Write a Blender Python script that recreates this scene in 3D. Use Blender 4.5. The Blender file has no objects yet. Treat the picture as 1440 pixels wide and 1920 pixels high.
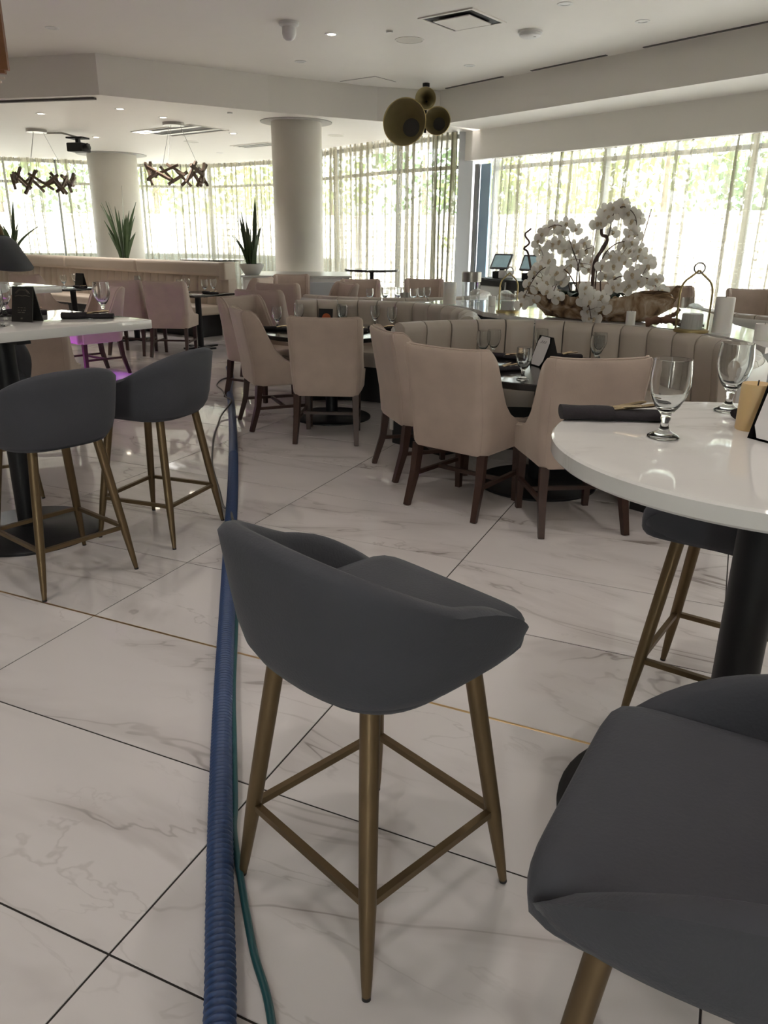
import bpy, bmesh, math, random
from mathutils import Vector, Matrix, Euler
from math import sin, cos, pi, radians, atan2, hypot, sqrt

C = bpy.context.scene.collection
S = bpy.context.scene
random.seed(7)

# ------------------------------------------------------------------ camera
cam_d = bpy.data.cameras.new('camera'); cam = bpy.data.objects.new('camera', cam_d); C.objects.link(cam)
_p, _r = radians(19.68), radians(0.676)
_F = Vector((0, cos(_p), -sin(_p))); _U = Vector((0, sin(_p), cos(_p))); _R = Vector((1, 0, 0))
_R2 = cos(_r)*_R + sin(_r)*_U; _U2 = -sin(_r)*_R + cos(_r)*_U
cam.matrix_world = Matrix(((_R2.x, _U2.x, -_F.x, 0), (_R2.y, _U2.y, -_F.y, 0), (_R2.z, _U2.z, -_F.z, 1.49), (0, 0, 0, 1)))
cam_d.sensor_fit = 'VERTICAL'; cam_d.sensor_height = 24.0; cam_d.lens = 24.0*1436/1920
cam_d.clip_start = 0.05; cam_d.clip_end = 200
S.camera = cam

# ------------------------------------------------------------------ world, sun, exposure
WD = bpy.data.worlds.new('sky'); S.world = WD; WD.use_nodes = True
nt = WD.node_tree; nt.nodes.clear()
wo = nt.nodes.new('ShaderNodeOutputWorld'); bg = nt.nodes.new('ShaderNodeBackground')
sky = nt.nodes.new('ShaderNodeTexSky'); sky.sky_type = 'NISHITA'; sky.sun_disc = False
sky.sun_elevation = radians(52); sky.sun_rotation = radians(200); sky.air_density = 1.0; sky.dust_density = 2.5; sky.ozone_density = 1.0
hs = nt.nodes.new('ShaderNodeHueSaturation'); hs.inputs['Saturation'].default_value = .30
nt.links.new(sky.outputs[0], hs.inputs['Color'])
tn = nt.nodes.new('ShaderNodeMixRGB'); tn.blend_type = 'MULTIPLY'; tn.inputs[0].default_value = 1.0; tn.inputs[2].default_value = (1.0, .965, .915, 1)
nt.links.new(hs.outputs[0], tn.inputs[1]); nt.links.new(tn.outputs[0], bg.inputs[0]); bg.inputs[1].default_value = 2.4
nt.links.new(bg.outputs[0], wo.inputs[0])
sun_d = bpy.data.lights.new('sun', 'SUN'); sun_d.energy = 16.0; sun_d.angle = radians(1.0); sun_d.color = (1, .95, .87)
sun = bpy.data.objects.new('sun', sun_d); C.objects.link(sun)
sun.rotation_euler = Vector((0.35, 0.62, -0.95)).to_track_quat('-Z', 'Y').to_euler()

def portal(p0, p1, z0, z1):
    """guides the sampling of sky light through a window opening (adds no light of its own)"""
    d = Vector((p1[0]-p0[0], p1[1]-p0[1], 0)); L = d.length; d.normalize()
    n = Vector((d.y, -d.x, 0))                      # into the room (room lies right of p0->p1)
    ld = bpy.data.lights.new('window_portal', 'AREA'); ld.shape = 'RECTANGLE'; ld.size = L; ld.size_y = z1-z0
    ld.cycles.is_portal = True
    o = bpy.data.objects.new('window_portal', ld); C.objects.link(o)
    z = -n; y = Vector((0, 0, 1)); x = y.cross(z)
    c = Vector(((p0[0]+p1[0])/2, (p0[1]+p1[1])/2, (z0+z1)/2))
    o.matrix_world = Matrix(((x.x, y.x, z.x, c.x), (x.y, y.y, z.y, c.y), (x.z, y.z, z.z, c.z), (0, 0, 0, 1)))

S.view_settings.view_transform = 'Standard'; S.view_settings.look = 'None'
S.view_settings.gamma = 1.0; S.view_settings.use_curve_mapping = False
S.view_settings.exposure = 0.75
S.cycles.max_bounces = 10; S.cycles.transparent_max_bounces = 32; S.cycles.diffuse_bounces = 5
S.cycles.transmission_bounces = 8; S.cycles.caustics_reflective = False; S.cycles.caustics_refractive = False
S.cycles.sample_clamp_indirect = 6.0

DOWNLIGHT_W = 26.0          # power of each recessed lamp and added fill lamp in the upper ceiling
REAR_W = 110.0               # power of the lit lamps over the rear dining area

# ------------------------------------------------------------------ materials
def nodes(m):
    m.use_nodes = True; t = m.node_tree
    return t, t.nodes['Principled BSDF']
def mat(name, col, rough=.5, metal=0., noise=None, sheen=0., bump=None, coat=0., spec=None, **kw):
    m = bpy.data.materials.new(name); t, b = nodes(m)
    b.inputs['Base Color'].default_value = (*col, 1); b.inputs['Roughness'].default_value = rough; b.inputs['Metallic'].default_value = metal
    if spec is not None: b.inputs['Specular IOR Level'].default_value = spec
    if sheen:
        b.inputs['Sheen Weight'].default_value = sheen; b.inputs['Sheen Roughness'].default_value = .35
        b.inputs['Sheen Tint'].default_value = (*[min(1, c*2.2+.1) for c in col], 1)
    if coat: b.inputs['Coat Weight'].default_value = coat; b.inputs['Coat Roughness'].default_value = .08
    tc = t.nodes.new('ShaderNodeTexCoord')
    if noise:
        sc, amt = noise
        n = t.nodes.new('ShaderNodeTexNoise'); n.inputs['Scale'].default_value = sc; n.inputs['Detail'].default_value = 5
        t.links.new(tc.outputs['Object'], n.inputs['Vector'])
        mx = t.nodes.new('ShaderNodeMixRGB'); mx.blend_type = 'MIX'
        mx.inputs[1].default_value = (*[c*(1-amt) for c in col], 1); mx.inputs[2].default_value = (*[min(1, c*(1+amt)) for c in col], 1)
        t.links.new(n.outputs['Fac'], mx.inputs[0]); t.links.new(mx.outputs[0], b.inputs['Base Color'])
    if bump:
        sc, st = bump
        n = t.nodes.new('ShaderNodeTexNoise'); n.inputs['Scale'].default_value = sc; n.inputs['Detail'].default_value = 4
        t.links.new(tc.outputs['Object'], n.inputs['Vector'])
        bp = t.nodes.new('ShaderNodeBump'); bp.inputs['Strength'].default_value = st; bp.inputs['Distance'].default_value = .01
        t.links.new(n.outputs['Fac'], bp.inputs['Height']); t.links.new(bp.outputs[0], b.inputs['Normal'])
    for k, v in kw.items(): b.inputs[k].default_value = v
    return m
def marble(name, base, vein, rough, vs=1.0, strength=.8, cloud=.12, rot=.7, rnd=True):
    m = bpy.data.materials.new(name); t, b = nodes(m); N = t.nodes.new; L = t.links.new
    tc = N('ShaderNodeTexCoord'); mp = N('ShaderNodeMapping'); mp.inputs['Rotation'].default_value = (0, 0, rot); mp.inputs['Scale'].default_value = (.55*vs, 1.5*vs, vs)
    if rnd:
        oi = N('ShaderNodeObjectInfo'); mu = N('ShaderNodeMath'); mu.operation = 'MULTIPLY'; mu.inputs[1].default_value = 57.0
        L(oi.outputs['Random'], mu.inputs[0]); ad = N('ShaderNodeVectorMath'); ad.operation = 'ADD'
        L(tc.outputs['Object'], ad.inputs[0]); L(mu.outputs[0], ad.inputs[1]); L(ad.outputs[0], mp.inputs['Vector'])
    else: L(tc.outputs['Object'], mp.inputs['Vector'])
    def veins(scale, width, dist):
        n = N('ShaderNodeTexNoise'); n.inputs['Scale'].default_value = scale; n.inputs['Detail'].default_value = 5; n.inputs['Roughness'].default_value = .55; n.inputs['Distortion'].default_value = dist
        L(mp.outputs[0], n.inputs['Vector'])
        s = N('ShaderNodeMath'); s.operation = 'SUBTRACT'; s.inputs[1].default_value = .5; L(n.outputs['Fac'], s.inputs[0])
        a = N('ShaderNodeMath'); a.operation = 'ABSOLUTE'; L(s.outputs[0], a.inputs[0])
        r = N('ShaderNodeMapRange'); r.inputs['From Min'].default_value = 0; r.inputs['From Max'].default_value = width; r.inputs['To Min'].default_value = 1; r.inputs['To Max'].default_value = 0
        r.interpolation_type = 'SMOOTHSTEP'
        L(a.outputs[0], r.inputs['Value']); return r
    v1 = veins(.9, .012, .9); v2 = veins(.9, .075, .9); v3 = veins(2.3, .010, .5)
    mk = N('ShaderNodeTexNoise'); mk.inputs['Scale'].default_value = 1.6; mk.inputs['Detail'].default_value = 3; L(mp.outputs[0], mk.inputs['Vector'])
    mr = N('ShaderNodeMapRange'); mr.inputs['From Min'].default_value = .42; mr.inputs['From Max'].default_value = .66; L(mk.outputs['Fac'], mr.inputs['Value'])
    def mul(a, b_, k=None):
        q = N('ShaderNodeMath'); q.operation = 'MULTIPLY'; L(a.outputs[0], q.inputs[0])
        if b_ is None: q.inputs[1].default_value = k
        else: L(b_.outputs[0], q.inputs[1])
        return q
    s1 = mul(mul(v1, mr), None, strength); s2 = mul(mul(v2, mr), None, strength*.38); s3 = mul(mul(v3, mr), None, strength*.35)
    ad1 = N('ShaderNodeMath'); ad1.operation = 'MAXIMUM'; L(s1.outputs[0], ad1.inputs[0]); L(s2.outputs[0], ad1.inputs[1])
    ad2 = N('ShaderNodeMath'); ad2.operation = 'MAXIMUM'; L(ad1.outputs[0], ad2.inputs[0]); L(s3.outputs[0], ad2.inputs[1])
    cl = N('ShaderNodeTexNoise'); cl.inputs['Scale'].default_value = 1.1; cl.inputs['Detail'].default_value = 4; L(mp.outputs[0], cl.inputs['Vector'])
    bx = N('ShaderNodeMixRGB'); bx.inputs[1].default_value = (*[c*(1-cloud) for c in base], 1); bx.inputs[2].default_value = (*base, 1); L(cl.outputs['Fac'], bx.inputs[0])
    fx = N('ShaderNodeMixRGB'); fx.inputs[2].default_value = (*vein, 1); L(ad2.outputs[0], fx.inputs[0]); L(bx.outputs[0], fx.inputs[1])
    L(fx.outputs[0], b.inputs['Base Color']); b.inputs['Roughness'].default_value = rough
    return m
def emit(name, col, s):
    m = bpy.data.materials.new(name); m.use_nodes = True; t = m.node_tree; t.nodes.clear()
    o = t.nodes.new('ShaderNodeOutputMaterial'); e = t.nodes.new('ShaderNodeEmission'); e.inputs[0].default_value = (*col, 1); e.inputs[1].default_value = s
    t.links.new(e.outputs[0], o.inputs[0]); return m

M = {}
M['tile'] = marble('marble_tile', (.74, .70, .685), (.22, .185, .165), .035, vs=1.0, strength=.85, cloud=.15, rot=.95)
M['quartz'] = marble('white_quartz', (.78, .765, .74), (.36, .32, .30), .05, vs=1.6, strength=.75, cloud=.06, rot=.3, rnd=False)
M['grout'] = mat('dark_grout', (.022, .018, .016), .9)
M['brass_trim'] = mat('brass_trim', (.72, .52, .28), .3, 1.0)
M['paint'] = mat('ceiling_paint', (.80, .775, .725), .55, noise=(3, .015))
M['wall'] = mat('wall_paint', (.70, .675, .64), .7, noise=(2, .02))
M['column'] = mat('column_plaster', (.60, .57, .51), .45, noise=(4, .03))
M['collar'] = mat('column_collar', (.40, .385, .36), .6)  # shade of a recess put into the colour of a flat ring
M['pier'] = mat('pier_paint', (.62, .64, .66), .5)
M['slot'] = mat('slot_dark', (.10, .095, .09), .7)
M['grey_velvet'] = mat('grey_velvet', (.052, .054, .064), .85, noise=(9, .12), sheen=.35, bump=(160, .12))
M['beige_velvet'] = mat('beige_velvet', (.46, .365, .305), .8, noise=(7, .16), sheen=.5, bump=(140, .1))
M['booth_vinyl'] = mat('booth_vinyl', (.52, .46, .395), .42, noise=(3, .05))
M['booth_white'] = mat('booth_white_vinyl', (.68, .665, .63), .4)
M['banq_vinyl'] = mat('banquette_vinyl', (.52, .44, .36), .5, noise=(3, .06))
M['bronze'] = mat('antique_bronze', (.17, .118, .062), .46, .75, noise=(12, .15))
M['bar_bronze'] = mat('bronze_stick', (.095, .062, .040), .5, .3, noise=(8, .2))
M['dark_wood'] = mat('dark_wood', (.05, .024, .017), .38, noise=(30, .3))
M['black_metal'] = mat('black_metal', (.007, .0075, .009), .45, spec=.35, noise=(20, .2))
M['black_top'] = mat('black_laminate', (.016, .014, .013), .13)
M['gold'] = mat('aged_gold', (.48, .39, .19), .38, .85, noise=(6, .18))
M['gold_in'] = mat('horn_inner', (.42, .36, .19), .5, .4, noise=(6, .2))
M['black'] = mat('matte_black', (.012, .012, .012), .6)
M['white_plastic'] = mat('white_plastic', (.72, .72, .70), .4)
M['wax'] = mat('white_wax', (.82, .80, .76), .5, **{'Subsurface Weight': .25, 'Subsurface Radius': (.03, .02, .015)})
M['beige_wax'] = mat('beige_wax', (.62, .44, .22), .5, **{'Subsurface Weight': .3, 'Subsurface Radius': (.03, .02, .01)})
M['napkin'] = mat('napkin_cloth', (.018, .014, .017), .9, noise=(40, .25), sheen=.10, bump=(220, .25))
M['cutlery'] = mat('champagne_cutlery', (.62, .50, .34), .25, 1.0)
M['card_black'] = mat('black_card', (.015, .014, .013), .4)
M['card_white'] = mat('white_card', (.72, .69, .68), .6)
M['card_ink'] = mat('dark_ink', (.10, .10, .11), .6)
M['card_gold'] = mat('card_gold_ink', (.10, .085, .065), .4)
M['orange'] = mat('orange_print', (.55, .13, .04), .5)
M['blue_hose'] = mat('blue_hose', (.028, .058, .150), .42, noise=(6, .15))
M['teal_cable'] = mat('teal_cable', (.012, .075, .085), .4)
M['grey_cable'] = mat('grey_cable', (.10, .095, .085), .5)
M['petal_heart'] = mat('orchid_heart', (.60, .50, .36), .6)
M['stem'] = mat('orchid_stem', (.085, .045, .035), .6, noise=(20, .3))
M['leaf'] = mat('dark_leaf', (.016, .045, .022), .4, noise=(8, .3))
M['snake'] = mat('snake_leaf', (.045, .075, .030), .45, noise=(14, .45))
def drift_mat():
    m = bpy.data.materials.new('driftwood'); t, b = nodes(m); N = t.nodes.new; L = t.links.new
    tc = N('ShaderNodeTexCoord'); n1 = N('ShaderNodeTexNoise'); n1.inputs['Scale'].default_value = 6; n1.inputs['Detail'].default_value = 8; n1.inputs['Distortion'].default_value = 2.2
    L(tc.outputs['Object'], n1.inputs['Vector']); cr = N('ShaderNodeValToRGB'); e = cr.color_ramp.elements
    e[0].position = .34; e[0].color = (.055, .030, .018, 1); e[1].position = .66; e[1].color = (.56, .47, .37, 1)
    q = e.new(.46); q.color = (.26, .16, .085, 1); q = e.new(.55); q.color = (.40, .29, .19, 1)
    L(n1.outputs['Fac'], cr.inputs[0]); L(cr.outputs[0], b.inputs['Base Color']); b.inputs['Roughness'].default_value = .8
    bp = N('ShaderNodeBump'); bp.inputs['Strength'].default_value = 1; bp.inputs['Distance'].default_value = .03; L(n1.outputs['Fac'], bp.inputs['Height']); L(bp.outputs[0], b.inputs['Normal'])
    return m
M['drift'] = drift_mat()
M['drift_dark'] = mat('driftwood_dark', (.17, .09, .06), .75, noise=(14, .4), bump=(20, .6))
M['soil'] = mat('moss', (.03, .045, .02), .9)
M['ceramic'] = mat('white_ceramic', (.70, .69, .66), .3)
M['screen'] = mat('terminal_screen', (.10, .15, .16), .08, noise=(9, .6), **{'Emission Color': (.40, .56, .57, 1), 'Emission Strength': .22})
M['frame_grey'] = mat('grey_bezel', (.09, .09, .10), .4)
M['steel'] = mat('brushed_steel', (.42, .41, .39), .35, .9)
M['copper'] = mat('copper_wood', (.20, .075, .02), .4, noise=(10, .3))
M['cane'] = mat('pale_cane', (.62, .52, .45), .6)
M['seat_under'] = mat('stool_underside', (.085, .022, .018), .8)
M['concrete'] = mat('pale_paving', (.72, .70, .66), .9, noise=(.8, .06))
M['trunk'] = mat('tree_bark', (.12, .085, .06), .9, noise=(6, .4))
M['frame'] = mat('window_frame', (.26, .27, .28), .45, .2)
M['blue_frame'] = mat('blue_grey_frame', (.30, .42, .55), .5)
M['ledge'] = mat('white_ledge', (.82, .81, .79), .6)
M['lamp'] = emit('downlight_glow', (1, .86, .68), 9)

def glass(name, tint=(1, 1, 1), rough=0.):
    m = bpy.data.materials.new(name); m.use_nodes = True; t = m.node_tree; t.nodes.clear()
    o = t.nodes.new('ShaderNodeOutputMaterial'); g = t.nodes.new('ShaderNodeBsdfGlass'); g.inputs['IOR'].default_value = 1.48
    g.inputs['Color'].default_value = (*tint, 1); g.inputs['Roughness'].default_value = rough
    t.links.new(g.outputs[0], o.inputs[0]); return m
M['glass'] = glass('clear_glass', (.97, .98, .98))
def pane_glass():
    m = bpy.data.materials.new('window_glass'); m.use_nodes = True; t = m.node_tree; t.nodes.clear(); N = t.nodes.new
    o = N('ShaderNodeOutputMaterial'); tr = N('ShaderNodeBsdfTransparent'); tr.inputs[0].default_value = (.93, .96, .95, 1)
    gl = N('ShaderNodeBsdfGlossy'); gl.inputs['Roughness'].default_value = .02; mx = N('ShaderNodeMixShader'); mx.inputs[0].default_value = .06
    t.links.new(tr.outputs[0], mx.inputs[1]); t.links.new(gl.outputs[0], mx.inputs[2]); t.links.new(mx.outputs[0], o.inputs[0]); return m
M['pane'] = pane_glass()
def thin_glass():
    m = bpy.data.materials.new('thin_clear_glass'); m.use_nodes = True; t = m.node_tree; t.nodes.clear(); N = t.nodes.new
    o = N('ShaderNodeOutputMaterial'); tr = N('ShaderNodeBsdfTransparent'); tr.inputs[0].default_value = (.93, .94, .94, 1)
    gl = N('ShaderNodeBsdfGlossy'); gl.inputs['Roughness'].default_value = .03; mx = N('ShaderNodeMixShader'); mx.inputs[0].default_value = .09
    t.links.new(tr.outputs[0], mx.inputs[1]); t.links.new(gl.outputs[0], mx.inputs[2]); t.links.new(mx.outputs[0], o.inputs[0]); return m
M['thin'] = thin_glass()
def sheer(name, col, alpha, tick=.25):
    """woven sheer: part of the light passes straight through the weave, the rest is diffused by the threads"""
    m = bpy.data.materials.new(name); m.use_nodes = True; t = m.node_tree; t.nodes.clear(); N = t.nodes.new; L = t.links.new
    o = N('ShaderNodeOutputMaterial'); tr = N('ShaderNodeBsdfTransparent')
    df = N('ShaderNodeBsdfDiffuse'); df.inputs[0].default_value = (*col, 1)
    tl = N('ShaderNodeBsdfTranslucent'); tl.inputs[0].default_value = (*[c*.8 for c in col], 1)
    m1 = N('ShaderNodeMixShader'); m1.inputs[0].default_value = .34; L(df.outputs[0], m1.inputs[1]); L(tl.outputs[0], m1.inputs[2])
    uv = N('ShaderNodeUVMap'); mp = N('ShaderNodeMapping'); mp.inputs['Scale'].default_value = (7.0, 26.0, 1); L(uv.outputs[0], mp.inputs['Vector'])
    vo = N('ShaderNodeTexNoise'); vo.inputs['Scale'].default_value = 1.0; vo.inputs['Detail'].default_value = 2; L(mp.outputs[0], vo.inputs['Vector'])
    mr = N('ShaderNodeMapRange'); mr.inputs['From Min'].default_value = .60; mr.inputs['From Max'].default_value = .68; mr.inputs['To Min'].default_value = 0; mr.inputs['To Max'].default_value = tick
    L(vo.outputs['Fac'], mr.inputs['Value'])
    mp2 = N('ShaderNodeMapping'); mp2.inputs['Scale'].default_value = (16.0, .15, 1); L(uv.outputs[0], mp2.inputs['Vector'])
    ns = N('ShaderNodeTexNoise'); ns.inputs['Scale'].default_value = 1.0; ns.inputs['Detail'].default_value = 3; L(mp2.outputs[0], ns.inputs['Vector'])
    mr2 = N('ShaderNodeMapRange'); mr2.inputs['From Min'].default_value = .35; mr2.inputs['From Max'].default_value = .65; mr2.inputs['To Min'].default_value = max(0, alpha-.30); mr2.inputs['To Max'].default_value = min(1, alpha+.30)
    L(ns.outputs['Fac'], mr2.inputs['Value'])
    ad = N('ShaderNodeMath'); ad.operation = 'ADD'; ad.use_clamp = True; L(mr.outputs[0], ad.inputs[0]); L(mr2.outputs[0], ad.inputs[1])
    m2 = N('ShaderNodeMixShader'); L(ad.outputs[0], m2.inputs[0]); L(tr.outputs[0], m2.inputs[1]); L(m1.outputs[0], m2.inputs[2])
    L(m2.outputs[0], o.inputs[0]); return m
M['sheer'] = sheer('sheer_weave', (.46, .43, .34), .60)
M['dense'] = sheer('dense_weave', (.34, .32, .23), .93, .05)
def stone_wall():
    m = bpy.data.materials.new('stacked_stone'); t, b = nodes(m); N = t.nodes.new; L = t.links.new
    uv = N('ShaderNodeUVMap'); br = N('ShaderNodeTexBrick'); br.inputs['Scale'].default_value = 1.0
    br.inputs['Color1'].default_value = (.62, .58, .52, 1); br.inputs['Color2'].default_value = (.46, .43, .39, 1); br.inputs['Mortar'].default_value = (.22, .2, .18, 1)
    br.inputs['Brick Width'].default_value = .55; br.inputs['Row Height'].default_value = .22; br.inputs['Mortar Size'].default_value = .02
    L(uv.outputs[0], br.inputs['Vector']); L(br.outputs['Color'], b.inputs['Base Color']); b.inputs['Roughness'].default_value = .9
    bp = N('ShaderNodeBump'); bp.inputs['Distance'].default_value = .05; L(br.outputs['Fac'], bp.inputs['Height']); bp.invert = True; L(bp.outputs[0], b.inputs['Normal'])
    return m
M['stone'] = stone_wall()
def foliage_mat(name, col):
    m = bpy.data.materials.new(name); m.use_nodes = True; t = m.node_tree; t.nodes.clear(); N = t.nodes.new; L = t.links.new
    o = N('ShaderNodeOutputMaterial'); d = N('ShaderNodeBsdfDiffuse'); d.inputs[0].default_value = (*col, 1); tl = N('ShaderNodeBsdfTranslucent'); tl.inputs[0].default_value = (*[min(1, c*1.3) for c in col], 1)
    mx = N('ShaderNodeMixShader'); mx.inputs[0].default_value = .4; L(d.outputs[0], mx.inputs[1]); L(tl.outputs[0], mx.inputs[2]); L(mx.outputs[0], o.inputs[0]); return m
M['petal'] = foliage_mat('orchid_petal', (.76, .74, .71))
M['fol1'] = foliage_mat('leaf_green', (.20, .26, .10)); M['fol2'] = foliage_mat('leaf_yellow_green', (.34, .36, .14)); M['fol3'] = foliage_mat('leaf_deep_green', (.10, .15, .08))

# ------------------------------------------------------------------ helpers
def link(name, bm, m, parent=None, smooth=40, loc=None):
    me = bpy.data.meshes.new(name); bm.normal_update(); bm.to_mesh(me); bm.free()
    for mm in (m if isinstance(m, (list, tuple)) else [m]): me.materials.append(mm)
    if smooth:
        for p in me.polygons: p.use_smooth = True
        me.set_sharp_from_angle(angle=radians(smooth))
    o = bpy.data.objects.new(name, me); C.objects.link(o)
    if parent: o.parent = parent
    if loc is not None: o.location = loc
    return o
def tag(o, label, cat, group=None, kind=None):
    o['label'] = label; o['category'] = cat
    if group: o['group'] = group
    if kind: o['kind'] = kind
    return o
def thing(name, label, cat, loc=(0, 0, 0), rz=0., group=None, rot=None):
    o = bpy.data.objects.new(name, None); C.objects.link(o); o.empty_display_size = .1
    o.location = loc; o.rotation_euler = rot if rot else (0, 0, rz)
    return tag(o, label, cat, group)
def struct(o, label=None):
    o['kind'] = 'structure'
    if label: o['label'] = label
    return o
def dup(o, loc=None, rz=None, label=None, group=None, parent=None, rot=None):
    c = o.copy(); C.objects.link(c)
    if parent is not None: c.parent = parent
    if loc is not None: c.location = loc
    if rz is not None: c.rotation_euler = (0, 0, rz)
    if rot is not None: c.rotation_euler = rot
    if label: c['label'] = label
    if group: c['group'] = group
    for ch in list(o.children): dup(ch, parent=c)
    return c
def NB(): return bmesh.new()
def bevel_all(bm, geom_edges, w, seg=2):
    if w > 0: bmesh.ops.bevel(bm, geom=geom_edges, offset=w, segments=seg, profile=.6, affect='EDGES')
def box(bm, c, s, bev=0., rot=None, seg=2):
    r = bmesh.ops.create_cube(bm, size=1.0); vs = r['verts']
    bmesh.ops.scale(bm, vec=s, verts=vs)
    if bev:
        es = list({e for v in vs for e in v.link_edges}); rr = bmesh.ops.bevel(bm, geom=es, offset=bev, segments=seg, profile=.6, affect='EDGES')
        vs = list({v for f in rr['faces'] for v in f.verts} | {v for v in vs if v.is_valid})
    if rot is not None: bmesh.ops.rotate(bm, cent=(0, 0, 0), matrix=rot, verts=vs)
    bmesh.ops.translate(bm, vec=c, verts=vs)
    return vs
def lathe(bm, prof, seg=32, mtx=None, cap=True):
    rings = []
    for r, z in prof:
        if r < 1e-6: rings.append([bm.verts.new((0, 0, z))])
        else: rings.append([bm.verts.new((r*cos(2*pi*k/seg), r*sin(2*pi*k/seg), z)) for k in range(seg)])
    for a, b in zip(rings[:-1], rings[1:]):
        for k in range(seg):
            k2 = (k+1) % seg
            if len(a) == 1 and len(b) == 1: continue
            if len(a) == 1: bm.faces.new((a[0], b[k2], b[k]))
            elif len(b) == 1: bm.faces.new((a[k], a[k2], b[0]))
            else: bm.faces.new((a[k], a[k2], b[k2], b[k]))
    vs = [v for r in rings for v in r]
    if cap and len(rings[0]) > 1 and prof[0] != prof[-1]: bm.faces.new(rings[0][::-1])
    if cap and len(rings[-1]) > 1 and prof[0] != prof[-1]: bm.faces.new(rings[-1])
    if mtx is not None: bmesh.ops.transform(bm, matrix=mtx, verts=vs)
    return vs
def frame_of(d, up=Vector((0, 0, 1))):
    d = d.normalized()
    if abs(d.dot(up)) > .98: up = Vector((1, 0, 0))
    x = d.cross(up).normalized(); y = x.cross(d).normalized(); return x, y
def tube(bm, pts, rad, seg=10, cap=True, sq=False):
    pts = [Vector(p) for p in pts]; n = len(pts)
    if not isinstance(rad, (list, tuple)): rad = [rad]*n
    rings = []; x = None
    for i, p in enumerate(pts):
        d = (pts[min(i+1, n-1)]-pts[max(i-1, 0)]).normalized()
        if x is None: x, y = frame_of(d)
        else:
            x = (x - d*x.dot(d)).normalized(); y = d.cross(x).normalized()*-1
            y = x.cross(d).normalized()
        o = pi/4 if sq else 0
        k_ = 1.414 if sq else 1
        rings.append([bm.verts.new(p + (x*cos(o+2*pi*k/seg)+y*sin(o+2*pi*k/seg))*rad[i]*k_) for k in range(seg)])
    for a, b in zip(rings[:-1], rings[1:]):
        for k in range(seg): bm.faces.new((a[k], b[k], b[(k+1) % seg], a[(k+1) % seg]))
    if cap: bm.faces.new(rings[0]); bm.faces.new(rings[-1][::-1])
    return rings
def prism(bm, poly, z0, z1):
    """vertical prism from a plan polygon"""
    a = [bm.verts.new((x, y, z0)) for x, y in poly]; b = [bm.verts.new((x, y, z1)) for x, y in poly]; n = len(poly)
    for k in range(n): bm.faces.new((a[k], a[(k+1) % n], b[(k+1) % n], b[k]))
    bm.faces.new(a[::-1]); bm.faces.new(b)
    bmesh.ops.recalc_face_normals(bm, faces=bm.faces)
def catmull(pts, per=8):
    P = [Vector(p) for p in pts]; P = [P[0]*2-P[1]] + P + [P[-1]*2-P[-2]]; out = []
    for i in range(1, len(P)-2):
        for k in range(per):
            t = k/per; a, b, c, d = P[i-1:i+3]
            out.append(.5*((2*b)+(c-a)*t+(2*a-5*b+4*c-d)*t*t+(3*b-a-3*c+d)*t**3))
    out.append(P[-2]); return out
def strip(bm, rows, close=False):
    """quad surface through rows of points (each row a list of Vectors)"""
    R = [[bm.verts.new(p) for p in r] for r in rows]
    for a, b in zip(R[:-1], R[1:]):
        m = len(a)
        for k in range(m if close else m-1): bm.faces.new((a[k], a[(k+1) % m], b[(k+1) % m], b[k]))
    return R
def wallbox(name, p0, p1, z0, z1, th, m, out=1):
    """a straight wall slab, thickness on the side away from the room (left of p0->p1 when out=1)"""
    d = Vector((p1[0]-p0[0], p1[1]-p0[1])); d.normalize(); n = Vector((-d.y, d.x))*th*out
    bm = NB(); prism(bm, [(p0[0], p0[1]), (p1[0], p1[1]), (p1[0]+n.x, p1[1]+n.y), (p0[0]+n.x, p0[1]+n.y)], z0, z1)
    return link(name, bm, m, smooth=0)

# ------------------------------------------------------------------ the room
A_DIR = Vector((cos(radians(-23.88)), sin(radians(-23.88)))); B_DIR = Vector((-A_DIR.y, A_DIR.x))
ZC, ZL, ZH = 3.93, 3.40, 2.90
bm = NB(); box(bm, (0, 9, -.0522), (32, 34, .10)); floor = struct(link('floor', bm, M['grout'], smooth=0), 'polished white marble tile floor with grey veins')
# tile joints as measured along the two directions of the grid (metres)
NA = [.909-.604*k for k in range(8, 0, -1)] + [.909, 1.507, 2.117, 2.7306, 3.338, 3.9535, 4.565] + [4.565+.612*k for k in range(1, 34)]
NBJ = [-1.052-1.197*k for k in range(18, 0, -1)][0:] + [-1.052+1.197*k for k in range(0, 14)]
NBJ = sorted(NBJ)
GAP = .0052
tile_me = {}
def tile_mesh(w, h):
    key = (round(w, 3), round(h, 3))
    if key in tile_me: return tile_me[key]
    b_ = NB(); g = .0012
    lo = [b_.verts.new((sx*w/2, sy*h/2, -.0026)) for sx, sy in ((-1, -1), (1, -1), (1, 1), (-1, 1))]
    mi = [b_.verts.new((sx*w/2, sy*h/2, -g)) for sx, sy in ((-1, -1), (1, -1), (1, 1), (-1, 1))]
    up = [b_.verts.new((sx*(w/2-g), sy*(h/2-g), 0)) for sx, sy in ((-1, -1), (1, -1), (1, 1), (-1, 1))]
    for a, c in ((lo, mi), (mi, up)):
        for k in range(4): b_.faces.new((a[k], a[(k+1) % 4], c[(k+1) % 4], c[k]))
    b_.faces.new(up)
    me = bpy.data.meshes.new('tile'); b_.to_mesh(me); b_.free(); me.materials.append(M['tile']); tile_me[key] = me; return me
cells = []
for i in range(len(NBJ)-1):
    for j in range(len(NA)-1):
        ca = (NBJ[i]+NBJ[i+1])/2; cn = (NA[j]+NA[j+1])/2
        p = A_DIR*ca + B_DIR*cn
        if not (-13 < p.x < 12.5 and -5 < p.y < 24.5): continue
        ins = p.y > -.2 and abs(p.x) < .56*p.y + 1.0
        cells.append((0 if ins else 1, p.length, p, NBJ[i+1]-NBJ[i]-GAP, NA[j+1]-NA[j]-GAP))
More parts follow.
